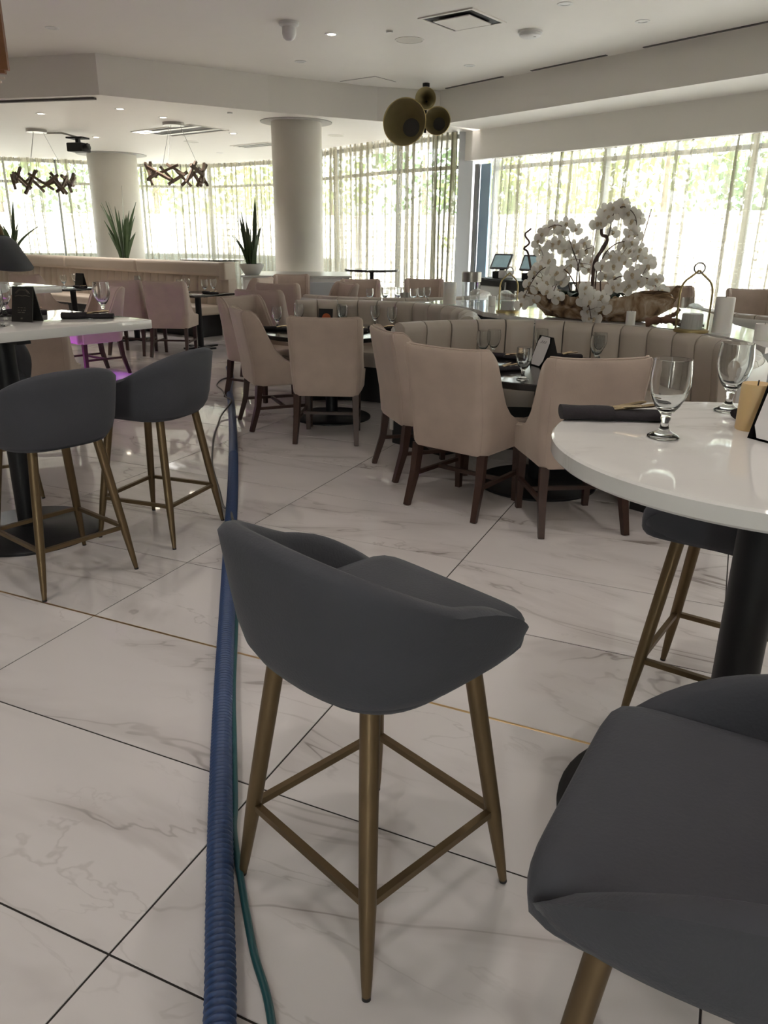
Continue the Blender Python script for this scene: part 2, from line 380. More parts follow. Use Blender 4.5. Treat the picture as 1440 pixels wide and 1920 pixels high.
cells.sort(key=lambda c: (c[0], c[1]))
rest = NB()
for k, (ins, _, p, w, h) in enumerate(cells):
    me = tile_mesh(w, h)
    if k < 290:
        o = bpy.data.objects.new('tile', me); C.objects.link(o); o.parent = floor
        o.location = (p.x, p.y, random.uniform(-.0003, .0003)); o.rotation_euler = (0, 0, radians(-23.88))
    else:
        n0 = len(rest.verts); rest.from_mesh(me); rest.verts.ensure_lookup_table()
        vs = rest.verts[n0:]
        bmesh.ops.transform(rest, matrix=Matrix.Translation((p.x, p.y, 0)) @ Matrix.Rotation(radians(-23.88), 4, 'Z'), verts=vs)
ot = link('tile_field', rest, M['tile'], parent=floor, smooth=0); ot['kind'] = 'stuff'
# brass inlay strip along one joint
bm = NB(); box(bm, (0, 0, -.004), (16, .011, .0095), .0015)
o = struct(link('trim_1', bm, M['brass_trim'], smooth=0), 'thin brass strip set in a floor joint')
q = A_DIR*(-1) + B_DIR*2.117; o.location = (q.x, q.y, 0); o.rotation_euler = (0, 0, radians(-23.88))

CUR = [(-12.6, 21.1), (-10.2, 22.04), (-8.97, 22.5), (-8.1, 22.95), (-7.0, 23.55), (-5.3, 23.6), (-3.3, 22.2), (-1.57, 19.5), (-.09, 17.5), (1.22, 16.12)]
CURP = catmull([(x, y, 0) for x, y in CUR], 10)
RW0, RW1 = Vector((1.45, 16.06)), Vector((9.6, 5.68))     # front line of the window header on the right
RD = (RW1-RW0).normalized(); RN = Vector((-RD.y, RD.x))    # outward
if RN.x < 0: RN = -RN
def rw(t, off=0.): return RW0 + RD*t + RN*off
RLEN = (RW1-RW0).length
SOF = [(-12.8, 14.75), (-4.2, 12.48), (-3.3, 13.06), (-1.95, 13.9), (-.2, 14.8), (.90, 15.12)]
BEAM = [(.90, 15.12), (4.5, 10.46), (9.2, 4.42), (12.8, -.2)]
bm = NB(); prism(bm, [(-13, -4.6)] + [(-13, 14.8)] + SOF[1:] + BEAM[1:] + [(13, -4.6)], ZC, ZC+.15)
struct(link('ceiling', bm, M['paint'], smooth=0), 'upper off white ceiling')
# lower ceiling with the drop face towards the room
bm = NB(); prism(bm, [(-13, 14.8)] + SOF[1:] + [(3.0, 17.5), (0, 20.0), (-3, 23.2), (-5.3, 24.6), (-7.2, 24.6), (-13.2, 22.5)], ZL, ZC+.3)
struct(link('ceiling_lower', bm, M['paint'], smooth=0), 'lower off white ceiling over the rear dining area')
# beam over the right windows and the window header
n = RN*.95
bm = NB(); prism(bm, [BEAM[0], BEAM[1], BEAM[2], BEAM[3], (13.6, .3), (rw(RLEN).x+n.x, rw(RLEN).y+n.y), (rw(0).x+n.x+.4, rw(0).y+n.y-.2)], ZL, ZC+.2)
struct(link('trim_2', bm, M['paint'], smooth=0), 'deep painted ceiling beam along the right windows')
h0, h1 = rw(.02), rw(RLEN); g0, g1 = rw(.02, .22), rw(RLEN, .22)
bm = NB(); prism(bm, [h0[:], h1[:], g1[:], g0[:]], ZH, ZL)
struct(link('trim_3', bm, M['paint'], smooth=0), 'painted header above the right window curtains')
# slot diffusers at the foot of the ceiling along the beam
def on_beam(t, off):
    a, b = Vector(BEAM[0]), Vector(BEAM[1]); d = (b-a).normalized(); nn = Vector((d.y, -d.x))
    if nn.x > 0: nn = -nn
    return a + d*t + nn*off, d
for k, (t0, t1) in enumerate(((.25, 1.6), (2.2, 3.6), (4.2, 7.2))):
    p, d = on_beam((t0+t1)/2, .09); b_ = NB(); box(b_, (0, 0, 0), (t1-t0, .05, .012), .002)
    o = link('slot_vent', b_, M['slot'], smooth=0); o.location = (p.x, p.y, ZC-.004); o.rotation_euler = (0, 0, atan2(d.y, d.x))
    tag(o, ['dark slot diffuser in the upper ceiling nearest the gold horns', 'short dark slot diffuser in the middle along the beam', 'long dark slot diffuser at the right end along the beam'][k], 'vent')
o = wallbox('trim_4', (-4.35, 12.66), (-11.5, 14.55), ZL-.03, ZL-.002, .07, M['slot'], out=-1); struct(o, 'dark slot along the foot of the left ceiling drop')
# pier between the two window walls
pr0, pr1 = rw(-.12), rw(.16)
bm = NB(); prism(bm, [(1.345, 16.07), (1.62, 16.04), (1.95, 16.5), (1.6, 16.75)], 0, ZL); struct(link('wall_pier', bm, M['pier'], smooth=0), 'blue grey pier between the two window walls')
# closed walls behind and beside the viewpoint
struct(wallbox('wall_back', (13, -4.5), (-13, -4.5), 0, .10, .2, M['wall'], out=1), 'low sill under the added window behind the viewpoint')
struct(wallbox('wall_back', (13, -4.5), (-13, -4.5), 3.5, ZC+.1, .2, M['wall'], out=1), 'wall band above the added window behind the viewpoint')
struct(wallbox('wall_left', (-12.9, -4.5), (-12.9, 21.3), 0, ZC+.1, .2, M['wall'], out=1), 'left wall, out of view')
e1 = rw(RLEN)
struct(wallbox('wall_right', (e1.x, e1.y), (12.9, -4.5), 0, ZC+.1, .2, M['wall'], out=1))
# round columns with their flat collars
def column(x, y, r, label):
    b_ = NB(); lathe(b_, [(r, 0), (r, ZL+.02)], 64); o = link('round_column', b_, M['column']); o.location = (x, y, 0); struct(o, label)
    b_ = NB(); lathe(b_, [(r+.004, ZL-.012), (r*1.42, ZL-.012), (r*1.42, ZL+.004), (r+.004, ZL+.004)], 64); link('ceiling_collar', b_, M['collar'], o)
column(-1.63, 15.03, .445, 'nearer round cream column rising from the white cabinet')
column(-6.98, 21.2, .60, 'farther round cream column behind the long banquette')

# windows: bays of frame and glass behind the curtains
def window(name, p0, p1, z0, z1, zt, label, m=M['frame']):
    d = Vector((p1[0]-p0[0], p1[1]-p0[1], 0)); L = d.length; a = atan2(d.y, d.x)
    o = bpy.data.objects.new(name, None); C.objects.link(o); o.location = (p0[0], p0[1], 0); o.rotation_euler = (0, 0, a); struct(o, label)
    b_ = NB(); box(b_, (.03, 0, (z0+z1)/2), (.06, .12, z1-z0), .004); link('mullion', b_, m, o, 0)
    b_ = NB(); box(b_, (L/2, 0, z0+.04), (L, .12, .08), .004); link('bottom_rail', b_, m, o, 0)
    b_ = NB(); box(b_, (L/2, 0, z1-.04), (L, .12, .08), .004); link('top_rail', b_, m, o, 0)
    zs = [z0, z1]
    if zt:
        b_ = NB(); box(b_, (L/2, 0, zt), (L, .10, .07), .004); link('transom', b_, m, o, 0); zs = [z0, zt, z1]
    for u, v in zip(zs[:-1], zs[1:]):
        b_ = NB(); box(b_, (L/2, 0, (u+v)/2), (L-.05, .012, v-u-.05)); link('pane', b_, M['pane'], o, 0)
    return o
def offs(path, k, off):
    d = (path[min(k+1, len(path)-1)]-path[max(k-1, 0)]).normalized(); return path[k] + Vector((-d.y, d.x, 0))*off
wp = [offs(CURP, k, .40) for k in range(0, len(CURP), 10)]
for k in range(len(wp)-1):
    window(f'window_{k+1}', wp[k][:2], wp[k+1][:2], .12, ZL, 2.82, f'tall window bay {k+1} of the curved window wall')
    portal(wp[k][:2], wp[k+1][:2], .1, ZL)
nb = 5
for k in range(nb):
    a, b = rw(.30+(RLEN-.30)*k/nb, .55), rw(.30+(RLEN-.30)*(k+1)/nb, .55)
    window(f'window_{len(wp)+k}', a[:], b[:], .12, ZL-.02, 2.78, f'window bay {k+1} behind the right hand curtains')
    portal(a[:], b[:], .1, ZL)
struct(wallbox('wall_back', (13, -4.5), (-.4, -4.5), .10, 3.5, .2, M['wall'], out=1), 'wall at the right behind the viewpoint')
struct(wallbox('wall_back', (-1.0, -4.5), (-13, -4.5), .10, 3.5, .2, M['wall'], out=1), 'wall at the left behind the viewpoint')
for k in range(1):  # narrow window added out of view to let in some front light
    a, b = (-.4, -4.6), (-1.0, -4.6)
    window(f'window_{len(wp)+nb+k}', a, b, .10, 3.5, 2.8, f'window bay {k+1} added for light behind the viewpoint')
    portal(a, b, .1, 3.5)
# blue grey frame and bright slit beside the pier
a = rw(.22, .16); bm = NB(); box(bm, (0, 0, 1.42), (.10, .05, 2.84), .004); o = link('trim_5', bm, M['frame'], smooth=0); o.location = (a.x, a.y, 0); o.rotation_euler = (0, 0, atan2(RD.y, RD.x)); struct(o, 'dark window frame edge beside the pier')
a = rw(.40, .22); bm = NB(); box(bm, (0, 0, 1.42), (.26, .04, 2.84), .004); o = link('trim_6', bm, M['blue_frame'], smooth=0); o.location = (a.x, a.y, 0); o.rotation_euler = (0, 0, atan2(RD.y, RD.x)); struct(o, 'blue grey window frame panel beside the pier')

# sheer curtains in panels of deep folds
def curtain(path, z0, z1, label, m, seed, lam=.20, amp=.075, tang=.055, group='sheer curtains'):
    rnd = random.Random(seed)
    seglen = [0]
    for a, b in zip(path[:-1], path[1:]): seglen.append(seglen[-1]+(b-a).length)
    Lt = seglen[-1]
    def at(s):
        s = max(0, min(Lt-1e-6, s))
        for k in range(len(seglen)-1):
            if seglen[k+1] >= s:
                t = (s-seglen[k])/(seglen[k+1]-seglen[k]); d = (path[k+1]-path[k]).normalized(); return path[k].lerp(path[k+1], t), d
    n = int(Lt/lam*12); cols = []
    ph = [rnd.uniform(0, 6.28) for _ in range(4)]
    for i in range(n+1):
        s = Lt*i/n; u = 2*pi*s/lam + 1.1*sin(s*2.1+ph[0]) + .7*sin(s*5.3+ph[1])
        A = amp*(.65+.45*sin(s*1.7+ph[2])*sin(s*4.1+ph[3])); T = tang*(.5+.8*abs(sin(s*2.9+ph[1])))
        p, d = at(s + T*sin(2*u)*.5 + T*.6*sin(u)); nn = Vector((-d.y, d.x, 0))
        cols.append((p, nn, A*cos(u), s))
    b_ = NB(); uvl = b_.loops.layers.uv.new('UVMap'); rows = []
    zs = [z0, z0+.6, z0+1.4, z1-.25, z1]
    for zi, z in enumerate(zs):
        f = 1.0 if zi < 4 else .55
        rows.append([b_.verts.new(p + nn*(dn*f + .02*sin(s*9+z*1.3)) + Vector((0, 0, z))) for p, nn, dn, s in cols])
    for zi in range(len(zs)-1):
        for i in range(n):
            fc = b_.faces.new((rows[zi][i], rows[zi][i+1], rows[zi+1][i+1], rows[zi+1][i]))
            for lp, (ss, zz) in zip(fc.loops, ((i, zi), (i+1, zi), (i+1, zi+1), (i, zi+1))):
                lp[uvl].uv = (cols[ss][3]*1.6 + seed*3.1, zs[zz])
    return tag(link('sheer_curtain', b_, m, smooth=180), label, 'curtain', group)
CL = ['sheer curtain at the far left edge of the curved window wall', 'sheer curtain behind the left chandelier', 'sheer curtain just left of the farther round column', 'sheer curtain mostly behind the farther round column',
      'sheer curtain right of the farther column behind the right chandelier', 'sheer curtain in the middle bend behind the right snake plant', 'sheer curtain just left of the nearer round column', 'sheer curtain just right of the nearer round column', 'sheer curtain below the gold horns']
for k in range(9):
    seg = CURP[k*10:(k+1)*10+1]
    if k == 8: seg = seg[:-2]
    curtain(seg, .03, ZL, CL[k], M['sheer'], k+1)
curtain([Vector((.86, 16.42, 0)), Vector((1.05, 16.22, 0)), Vector((1.30, 16.05, 0))], .03, ZL, 'dense olive curtain stack gathered against the pier', M['dense'], 31, lam=.11, amp=.05, tang=.03, group='gathered curtain stacks')
CR = ['sheer curtain right of the pier behind the order terminals', 'sheer curtain behind the tall orchids', 'sheer curtain behind the brass lantern', 'sheer curtain at the right edge of the photo', 'last sheer curtain along the right window wall']
for k in range(5):
    a, b = rw(.62+(RLEN-.7)*k/5, .12), rw(.62+(RLEN-.7)*(k+1)/5, .12)
    curtain([Vector((a.x, a.y, 0)), Vector(((a.x+b.x)/2, (a.y+b.y)/2, 0)), Vector((b.x, b.y, 0))], .03, ZH+.04, CR[k], M['sheer'], 51+k, lam=.22, amp=.08)

# ------------------------------------------------------------------ outside
bm = NB(); box(bm, (0, 40, -.22), (110, 80, .2)); struct(link('ground', bm, M['concrete'], smooth=0), 'sunlit paving outside the windows')
def outer_wall(name, path, z1, label, thick=.5):
    b_ = NB(); uvl = b_.loops.layers.uv.new('UVMap'); s = 0
    for a, b in zip(path[:-1], path[1:]):
        a, b = Vector(a), Vector(b); d = (b-a); L = d.length; d.normalize(); nn = Vector((-d.y, d.x))*thick
        P = [a, b, b+nn, a+nn]; lo = [b_.verts.new((p.x, p.y, -.1)) for p in P]; hi = [b_.verts.new((p.x, p.y, z1)) for p in P]
        for k in range(4):
            f = b_.faces.new((lo[k], lo[(k+1) % 4], hi[(k+1) % 4], hi[k])); w = L if k % 2 == 0 else thick
            for lp, uv in zip(f.loops, ((s, 0), (s+w, 0), (s+w, z1), (s, z1))): lp[uvl].uv = uv
        f = b_.faces.new(hi)
        for lp, uv in zip(f.loops, ((s, 0), (s+L, 0), (s+L, .4), (s, .4))): lp[uvl].uv = uv
        s += L
    bmesh.ops.recalc_face_normals(b_, faces=b_.faces)
    return struct(link(name, b_, M['stone'], smooth=0), label)
outer_wall('wall_garden', [(-30, 30), (-14, 33), (-4, 33), (5, 28), (11, 21), (17, 13), (26, 2)], 2.3, 'pale stone retaining wall outside the windows')
# white ledge outside along the left windows
lp = [offs(CURP, k, .75) for k in range(0, 68)]; lq = [offs(CURP, k, 1.35) for k in range(0, 68)]
bm = NB(); prism(bm, [(p.x, p.y) for p in lp] + [(p.x, p.y) for p in lq[::-1]], -.1, .98)
struct(link('trim_7', bm, M['ledge'], smooth=0), 'sunlit white ledge outside the curved windows')
def tree(x, y, h, r, m, seed, n=900):
    rnd = random.Random(seed); o = thing('leafy_tree', 'leafy tree outside seen through the sheer curtains', 'tree', (x, y, -.1), 0, 'trees outside the windows')
    b_ = NB(); tube(b_, [(0, 0, 0), (.06, .03, h*.35), (0, .08, h*.75)], [.17, .12, .05], 8); link('trunk', b_, M['trunk'], o)
    b_ = NB(); blobs = [(Vector((rnd.gauss(0, r*.45), rnd.gauss(0, r*.45), h*.62+rnd.gauss(0, r*.42))), r*rnd.uniform(.35, .6)) for _ in range(11)]
    for _ in range(n):
        c, rr = rnd.choice(blobs); d = Vector((rnd.gauss(0, 1), rnd.gauss(0, 1), rnd.gauss(0, 1))).normalized()
        p = c + d*rr*rnd.uniform(.75, 1.05); s = rnd.uniform(.10, .2)
        a = Vector((rnd.gauss(0, 1), rnd.gauss(0, 1), rnd.gauss(0, 1))).normalized(); bb = d.cross(a).normalized()
        b_.faces.new([b_.verts.new(p + a*s), b_.verts.new(p + bb*s*.6), b_.verts.new(p - a*s), b_.verts.new(p - bb*s*.6)])
    f = link('foliage', b_, m, o, 0)
    return o
ti = 0
for x, y, h, r in ((-17, 36, 7, 3), (-13.5, 38, 8, 3.2), (-10, 35.5, 6.5, 2.8), (-6.5, 38, 7, 3), (-2.5, 36, 6, 2.6), (1.5, 35, 6.5, 2.8), (4.2, 32, 5.4, 2.4), (6.6, 29.5, 5.6, 2.5), (9.5, 28.5, 6.5, 2.8), (12.0, 24, 5.8, 2.5), (15, 21.5, 6.4, 2.7), (17.5, 17.5, 6, 2.6), (20, 13, 6.3, 2.7), (23.5, 9, 6.5, 2.8)):
    ti += 1; tree(x, y, h, r, [M['fol2'], M['fol1'], M['fol3'], M['fol1']][ti % 4], ti)

# ------------------------------------------------------------------ ceiling fittings
def downlight(x, y, z, label, group='recessed ceiling lamps'):
    on = ' lit ' in ' '+label or 'viewpoint' in label
    o = thing('downlight', label, 'light', (x, y, z), 0, group)
    b_ = NB(); lathe(b_, [(.055, .004), (.055, -.006), (.085, -.006), (.088, .004)], 28); link('trim_ring', b_, M['white_plastic'], o)
    b_ = NB(); lathe(b_, [(0, -.002), (.055, -.002), (.055, .003), (0, .003)], 24); link('diffuser', b_, M['lamp'] if on else M['white_plastic'], o)
    if on:
        ld = bpy.data.lights.new('downlight_lamp', 'SPOT'); ld.energy = (DOWNLIGHT_W*3.2 if 'left of' in label else DOWNLIGHT_W) if z > 3.5 else REAR_W; ld.spot_size = radians(125); ld.spot_blend = .9; ld.shadow_soft_size = .06; ld.color = (1, .93, .87)
        lo = bpy.data.objects.new('downlight_lamp', ld); C.objects.link(lo); lo.parent = o; lo.location = (0, 0, -.02)
for x, y, lb in ((1.92, 9.79, 'unlit recessed lamp at the top edge of the photo right of the square vent'), (2.98, 10.46, 'unlit recessed lamp nearest the beam in the upper ceiling'), (1.2, 13.02, 'small unlit recessed lamp above and right of the gold horns'),
                 (-.74, 11.24, 'lit recessed lamp right of the dome camera'), (-1.31, 12.87, 'unlit recessed lamp just in front of the ceiling drop'), (-4.24, 11.09, 'unlit recessed lamp above the left end of the ceiling drop')):
    downlight(x, y, ZC, lb)
for x, y, lb in ((-4.32, 13.76, 'lit recessed lamp just under the corner of the ceiling drop'), (-5.86, 14.39, 'lit recessed lamp above the left chandelier canopy'), (-3.87, 14.65, 'lit recessed lamp beside the right chandelier canopy'),
                 (-6.08, 17.6, 'lit recessed lamp right of the projector'), (-3.06, 16.7, 'lit recessed lamp left of the nearer column'), (-4.1, 20.5, 'farthest unlit recessed lamp near the curved curtains'), (-4.1, 17.23, 'unlit recessed lamp behind the right chandelier')):
    downlight(x, y, ZL, lb)
for x in (-2.2, .3, 2.8):  # fill lamps added out of view to light the foreground from above
    for y in (.4, 1.9, 3.3):
        downlight(x, y, ZC, 'added unseen fill lamp above the viewpoint', 'added fill lamps above the viewpoint')
for x in (-6.4, -4.7):  # fill lamps added out of view to brighten the banquette chairs
    downlight(x, 7.6, ZC, 'added unseen fill lamp left of the viewpoint', 'added fill lamps left of the viewpoint')
# square air diffuser
o = thing('air_diffuser', 'square white air diffuser with a dropped centre plate in the upper ceiling', 'vent', (.86, 10.5, ZC), radians(-38))
b_ = NB(); 
for sx, sy, wx, wy in ((0, .36, .76, .04), (0, -.36, .76, .04), (.36, 0, .04, .68), (-.36, 0, .04, .68)): box(b_, (sx, sy, -.006), (wx, wy, .014), .002)
link('frame', b_, M['paint'], o, 0)
b_ = NB(); box(b_, (0, 0, -.002), (.69, .69, .004)); link('throat', b_, M['black'], o, 0)
b_ = NB(); box(b_, (0, 0, -.028), (.50, .50, .012), .003); link('centre_plate', b_, M['paint'], o, 0)
# dome camera, smoke detector, speakers, sprinklers, access panels
o = thing('dome_camera', 'white dome security camera hanging from the upper ceiling', 'camera', (-1.22, 10.7, ZC))
b_ = NB(); lathe(b_, [(0, 0), (.125, 0), (.12, -.03), (.085, -.05), (0, -.05)], 28); link('mount', b_, M['white_plastic'], o)
b_ = NB(); lathe(b_, [(.085, -.045), (.086, -.12), (.07, -.165), (.04, -.19), (0, -.2)], 28); link('housing', b_, M['white_plastic'], o)
o = thing('smoke_detector', 'round white smoke detector on the upper ceiling', 'detector', (1.75, 11.0, ZC))
b_ = NB(); lathe(b_, [(0, 0), (.15, 0), (.15, -.02), (0, -.02)], 32); link('base', b_, M['white_plastic'], o)
b_ = NB(); lathe(b_, [(.135, -.018), (.13, -.05), (.10, -.065), (0, -.068)], 32); link('housing', b_, M['white_plastic'], o)
b_ = NB(); box(b_, (.05, -.06, -.066), (.03, .012, .006)); link('indicator', b_, M['slot'], o, 0)
def speaker(x, y, z, r, lb):
    o = thing('ceiling_speaker', lb, 'speaker', (x, y, z), 0, 'round ceiling speakers')
    b_ = NB(); lathe(b_, [(r*.92, 0), (r*.92, -.006), (r, -.006), (r, 0)], 32); link('rim', b_, M['paint'], o)
    b_ = NB(); lathe(b_, [(0, -.003), (r*.92, -.003), (r*.92, .002), (0, .002)], 32); link('grille', b_, M['column'], o)
speaker(.26, 11.5, ZC, .19, 'round ceiling speaker grille left of the square vent')
speaker(-1.04, 16.85, ZL, .17, 'round ceiling speaker right of the nearer column'); speaker(-4.24, 18.2, ZL, .17, 'round ceiling speaker beyond the right chandelier')
for k, (x, y, z, lb) in enumerate(((0, 11.05, ZC, 'small sprinkler cap left of the square vent'), (-2.6, 14.0, ZL, 'small sprinkler cap behind the ceiling drop'))):
    b_ = NB(); lathe(b_, [(0, 0), (.045, 0), (.04, -.02), (0, -.024)], 20); o = link('sprinkler', b_, M['white_plastic']); o.location = (x, y, z); tag(o, lb, 'sprinkler')
def grille(x, y, z, w, h, rz, lb, slats):
    o = thing('ceiling_grille', lb, 'vent', (x, y, z), rz)
    b_ = NB(); box(b_, (0, 0, -.003), (w, h, .006)); link('backing', b_, M['slot'], o, 0)
    b_ = NB(); 
    for sx, sy, wx, wy in ((0, h/2, w+.03, .03), (0, -h/2, w+.03, .03), (w/2, 0, .03, h), (-w/2, 0, .03, h)): box(b_, (sx, sy, -.006), (wx, wy, .014), .002)
    link('frame', b_, M['paint'], o, 0)
    for k in range(slats):
        b_ = NB(); box(b_, (0, -h/2+h*(k+.5)/slats, -.008), (w-.03, h/slats*.28, .010)); link('slat', b_, M['steel'], o, 0)
grille(-4.0, 16.35, ZL, 1.7, .9, radians(-38), 'long grey double grille beside the right chandelier canopy', 2)
grille(-2.9, 18.7, ZL, 1.2, .5, radians(-38), 'narrow ceiling grille left of the nearer column', 3)
o = thing('light_panel', 'small square lit panel in the lower ceiling left of the right canopy', 'light', (-4.75, 16.6, ZL), radians(-38))
b_ = NB(); box(b_, (0, 0, -.004), (.52, .34, .010), .002); link('frame', b_, M['white_plastic'], o, 0)
b_ = NB(); box(b_, (0, 0, -.010), (.46, .28, .004)); link('diffuser', b_, emit('panel_glow', (1, .96, .9), 2.2), o, 0)
for x, y, w, h, rz, lb in ((-.35, 14.35, .75, .55, -38, 'flush access panel in the ceiling by the gold horns'), (-2.6, 8.2, 1.1, .8, -25, 'flush access panel in the ceiling at the upper left')):
    o = thing('access_panel', lb, 'panel', (x, y, ZC), radians(rz))
    b_ = NB(); box(b_, (0, 0, -.002), (w, h, .004)); link('shadow_gap', b_, M['slot'], o, 0)
    b_ = NB(); box(b_, (0, 0, -.004), (w-.012, h-.012, .006), .001); link('door', b_, M['paint'], o, 0)

# gold horn cluster hanging from the ceiling
HX, HY = .62, 14.45
horn_o = thing('horn_cluster', 'cluster of three gold horns hanging from a dark stem', 'sculpture', (HX, HY, ZC))
b_ = NB(); tube(b_, [(0, 0, 0), (0, 0, -.75)], .022, 10); link('stem', b_, M['black_metal'], horn_o)
b_ = NB(); lathe(b_, [(0, 0), (.06, 0), (.06, -.05), (0, -.05)], 20); link('ceiling_mount', b_, M['black_metal'], horn_o)
def horn(x, z, r, L, yaw, pitch, th_, pw):
    m3 = Euler((0, 0, yaw)).to_matrix().to_4x4() @ Euler((radians(-90)+pitch, 0, 0)).to_matrix().to_4x4()   # axis +z -> away from the viewer
    # shell: outer + inner surfaces joined at the rim
    b_ = NB()
    outer = [(r*(th_ + (1-th_)*(1-(k/14)**pw)), L*k/14) for k in range(15)]
    inner = [(max(.004, q-.010), z_-.004 if z_ > .01 else z_+.002) for q, z_ in outer]
    lathe(b_, [(0, L+.01)] + outer[::-1] + [(r*1.012, -.006)], 48, cap=False)
    bmesh.ops.recalc_face_normals(b_, faces=b_.faces)
    h = link('horn', b_, M['gold'], horn_o); h.matrix_local = Matrix.Translation((x, -L-.03, z)) @ m3
    b_ = NB(); lathe(b_, [(r*1.0, -.007)] + inner + [(0, L-.006)], 48, cap=False)
    link('bell', b_, M['gold_in'], h)
    b_ = NB(); lathe(b_, [(0, L-.012), (inner[13][0]*.92, L-.012), (inner[13][0]*.92, L-.010), (0, L-.010)], 32); link('throat', b_, M['slot'], h, 40)
    b_ = NB(); lathe(b_, [(r*.995, -.012), (r*1.03, -.004), (r*1.0, .008), (r*.985, -.002), (r*.995, -.012)], 48); link('rim', b_, M['gold'], h)
    b_ = NB(); e = Vector((x, -L-.03, z)) + (m3 @ Vector((0, 0, L+.008))); tube(b_, [e, (0, 0, z)], .014, 8); link('arm', b_, M['gold'], horn_o)
horn(-.36, -.645, .355, .46, radians(-16), radians(-4), .42, 1.6)
horn(-.02, -.285, .165, .36, radians(-5), radians(1), .15, .75)
horn(.185, -.605, .215, .30, radians(-10), radians(-2), .50, 1.8)

# bronze stick chandeliers
def chandelier(x, y, z, R, n, seed, label):
    rnd = random.Random(seed); o = thing('chandelier', label, 'chandelier', (x, y, ZL), 0)
    b_ = NB(); lathe(b_, [(0, 0), (.19, 0), (.19, -.05), (0, -.05)], 28); link('canopy', b_, M['steel'], o)
    for k in range(3):
        a = 2*pi*k/3+.4; b_ = NB(); tube(b_, [(.12*cos(a), .12*sin(a), -.05), (R*.9*cos(a), R*.9*sin(a), z-ZL)], .004, 6); link('cable', b_, M['steel'], o)
    for k in range(n):
        a = 2*pi*k/n + rnd.uniform(-.1, .1); L = rnd.uniform(.32, .52); tilt = (-1)**k*rnd.uniform(.35, 1.0); w = rnd.uniform(.042, .052)
        b_ = NB(); box(b_, (0, 0, 0), (L, w, w), .003)
        q = link('bar', b_, M['bar_bronze'], o, 0); rr = R*rnd.uniform(.9, 1.08)
        q.location = (rr*cos(a), rr*sin(a), z-ZL+rnd.uniform(-.07, .07)); q.rotation_euler = (rnd.uniform(-.3, .3), tilt, a+pi/2+rnd.uniform(-.3, .3))
chandelier(-3.87, 15.3, 2.54, .52, 20, 4, 'bronze stick ring chandelier between the two columns')
chandelier(-6.85, 16.5, 2.49, .55, 20, 9, 'bronze stick ring chandelier at the far left')
# projector on its arm
o = thing('projector', 'black projector on a ceiling arm at the upper left', 'projector', (-6.1, 16.6, ZL), radians(-15))
b_ = NB(); box(b_, (0, 0, -.30), (.34, .30, .16), .02); link('body', b_, M['black'], o, 0)
b_ = NB(); box(b_, (0, 0, -.13), (.36, .26, .03), .006); link('bracket', b_, M['black'], o, 0)
b_ = NB(); tube(b_, [(0, 0, -.13), (0, 0, -.23)], .05, 8); link('neck', b_, M['black'], o)
b_ = NB(); lathe(b_, [(0, 0), (.065, 0), (.065, .10), (.05, .11), (0, .11)], 20, Matrix.Translation((.17, -.05, -.32)) @ Euler((0, radians(70), 0)).to_matrix().to_4x4()); link('lens', b_, M['black'], o)
b_ = NB(); tube(b_, [(0, 0, -.115), (-.35, 0, -.03), (-.8, .05, -.02)], .018, 8); link('arm', b_, M['steel'], o)
# corner of a hanging cane-front panel at the upper left edge
o = thing('hanging_lantern_panel', 'corner of a hanging brown wood frame with pale cane slats at the upper left edge', 'lantern', (-2.42, 5.0, 2.36), radians(8))
b_ = NB(); tube(b_, [(.20, 0, .02), (.20, 0, .95)], .02, 4, sq=True); link('frame_post', b_, M['copper'], o, 0)
b_ = NB(); tube(b_, [(-.24, 0, .02), (.20, 0, .02)], .018, 4, sq=True); link('frame_rail', b_, M['copper'], o, 0)
b_ = NB(); box(b_, (-.02, .02, .48), (.40, .015, .9)); link('back_panel', b_, M['copper'], o, 0)
b_ = NB(); tube(b_, [(.14, -.004, .06), (.14, -.004, .95)], .008, 4, sq=True); link('cane_bead', b_, M['cane'], o, 0)
for k in range(3):
    b_ = NB(); tube(b_, [(-.24, 0, -.02-.022*k), (.19-.02*k, 0, -.02-.022*k)], .006, 4, sq=True); link('cane_slat', b_, M['cane'], o, 0)
b_ = NB(); tube(b_, [(-.1, 0, .95), (-.1, 0, ZC-2.36)], .008, 6); link('rod', b_, M['black_metal'], o)

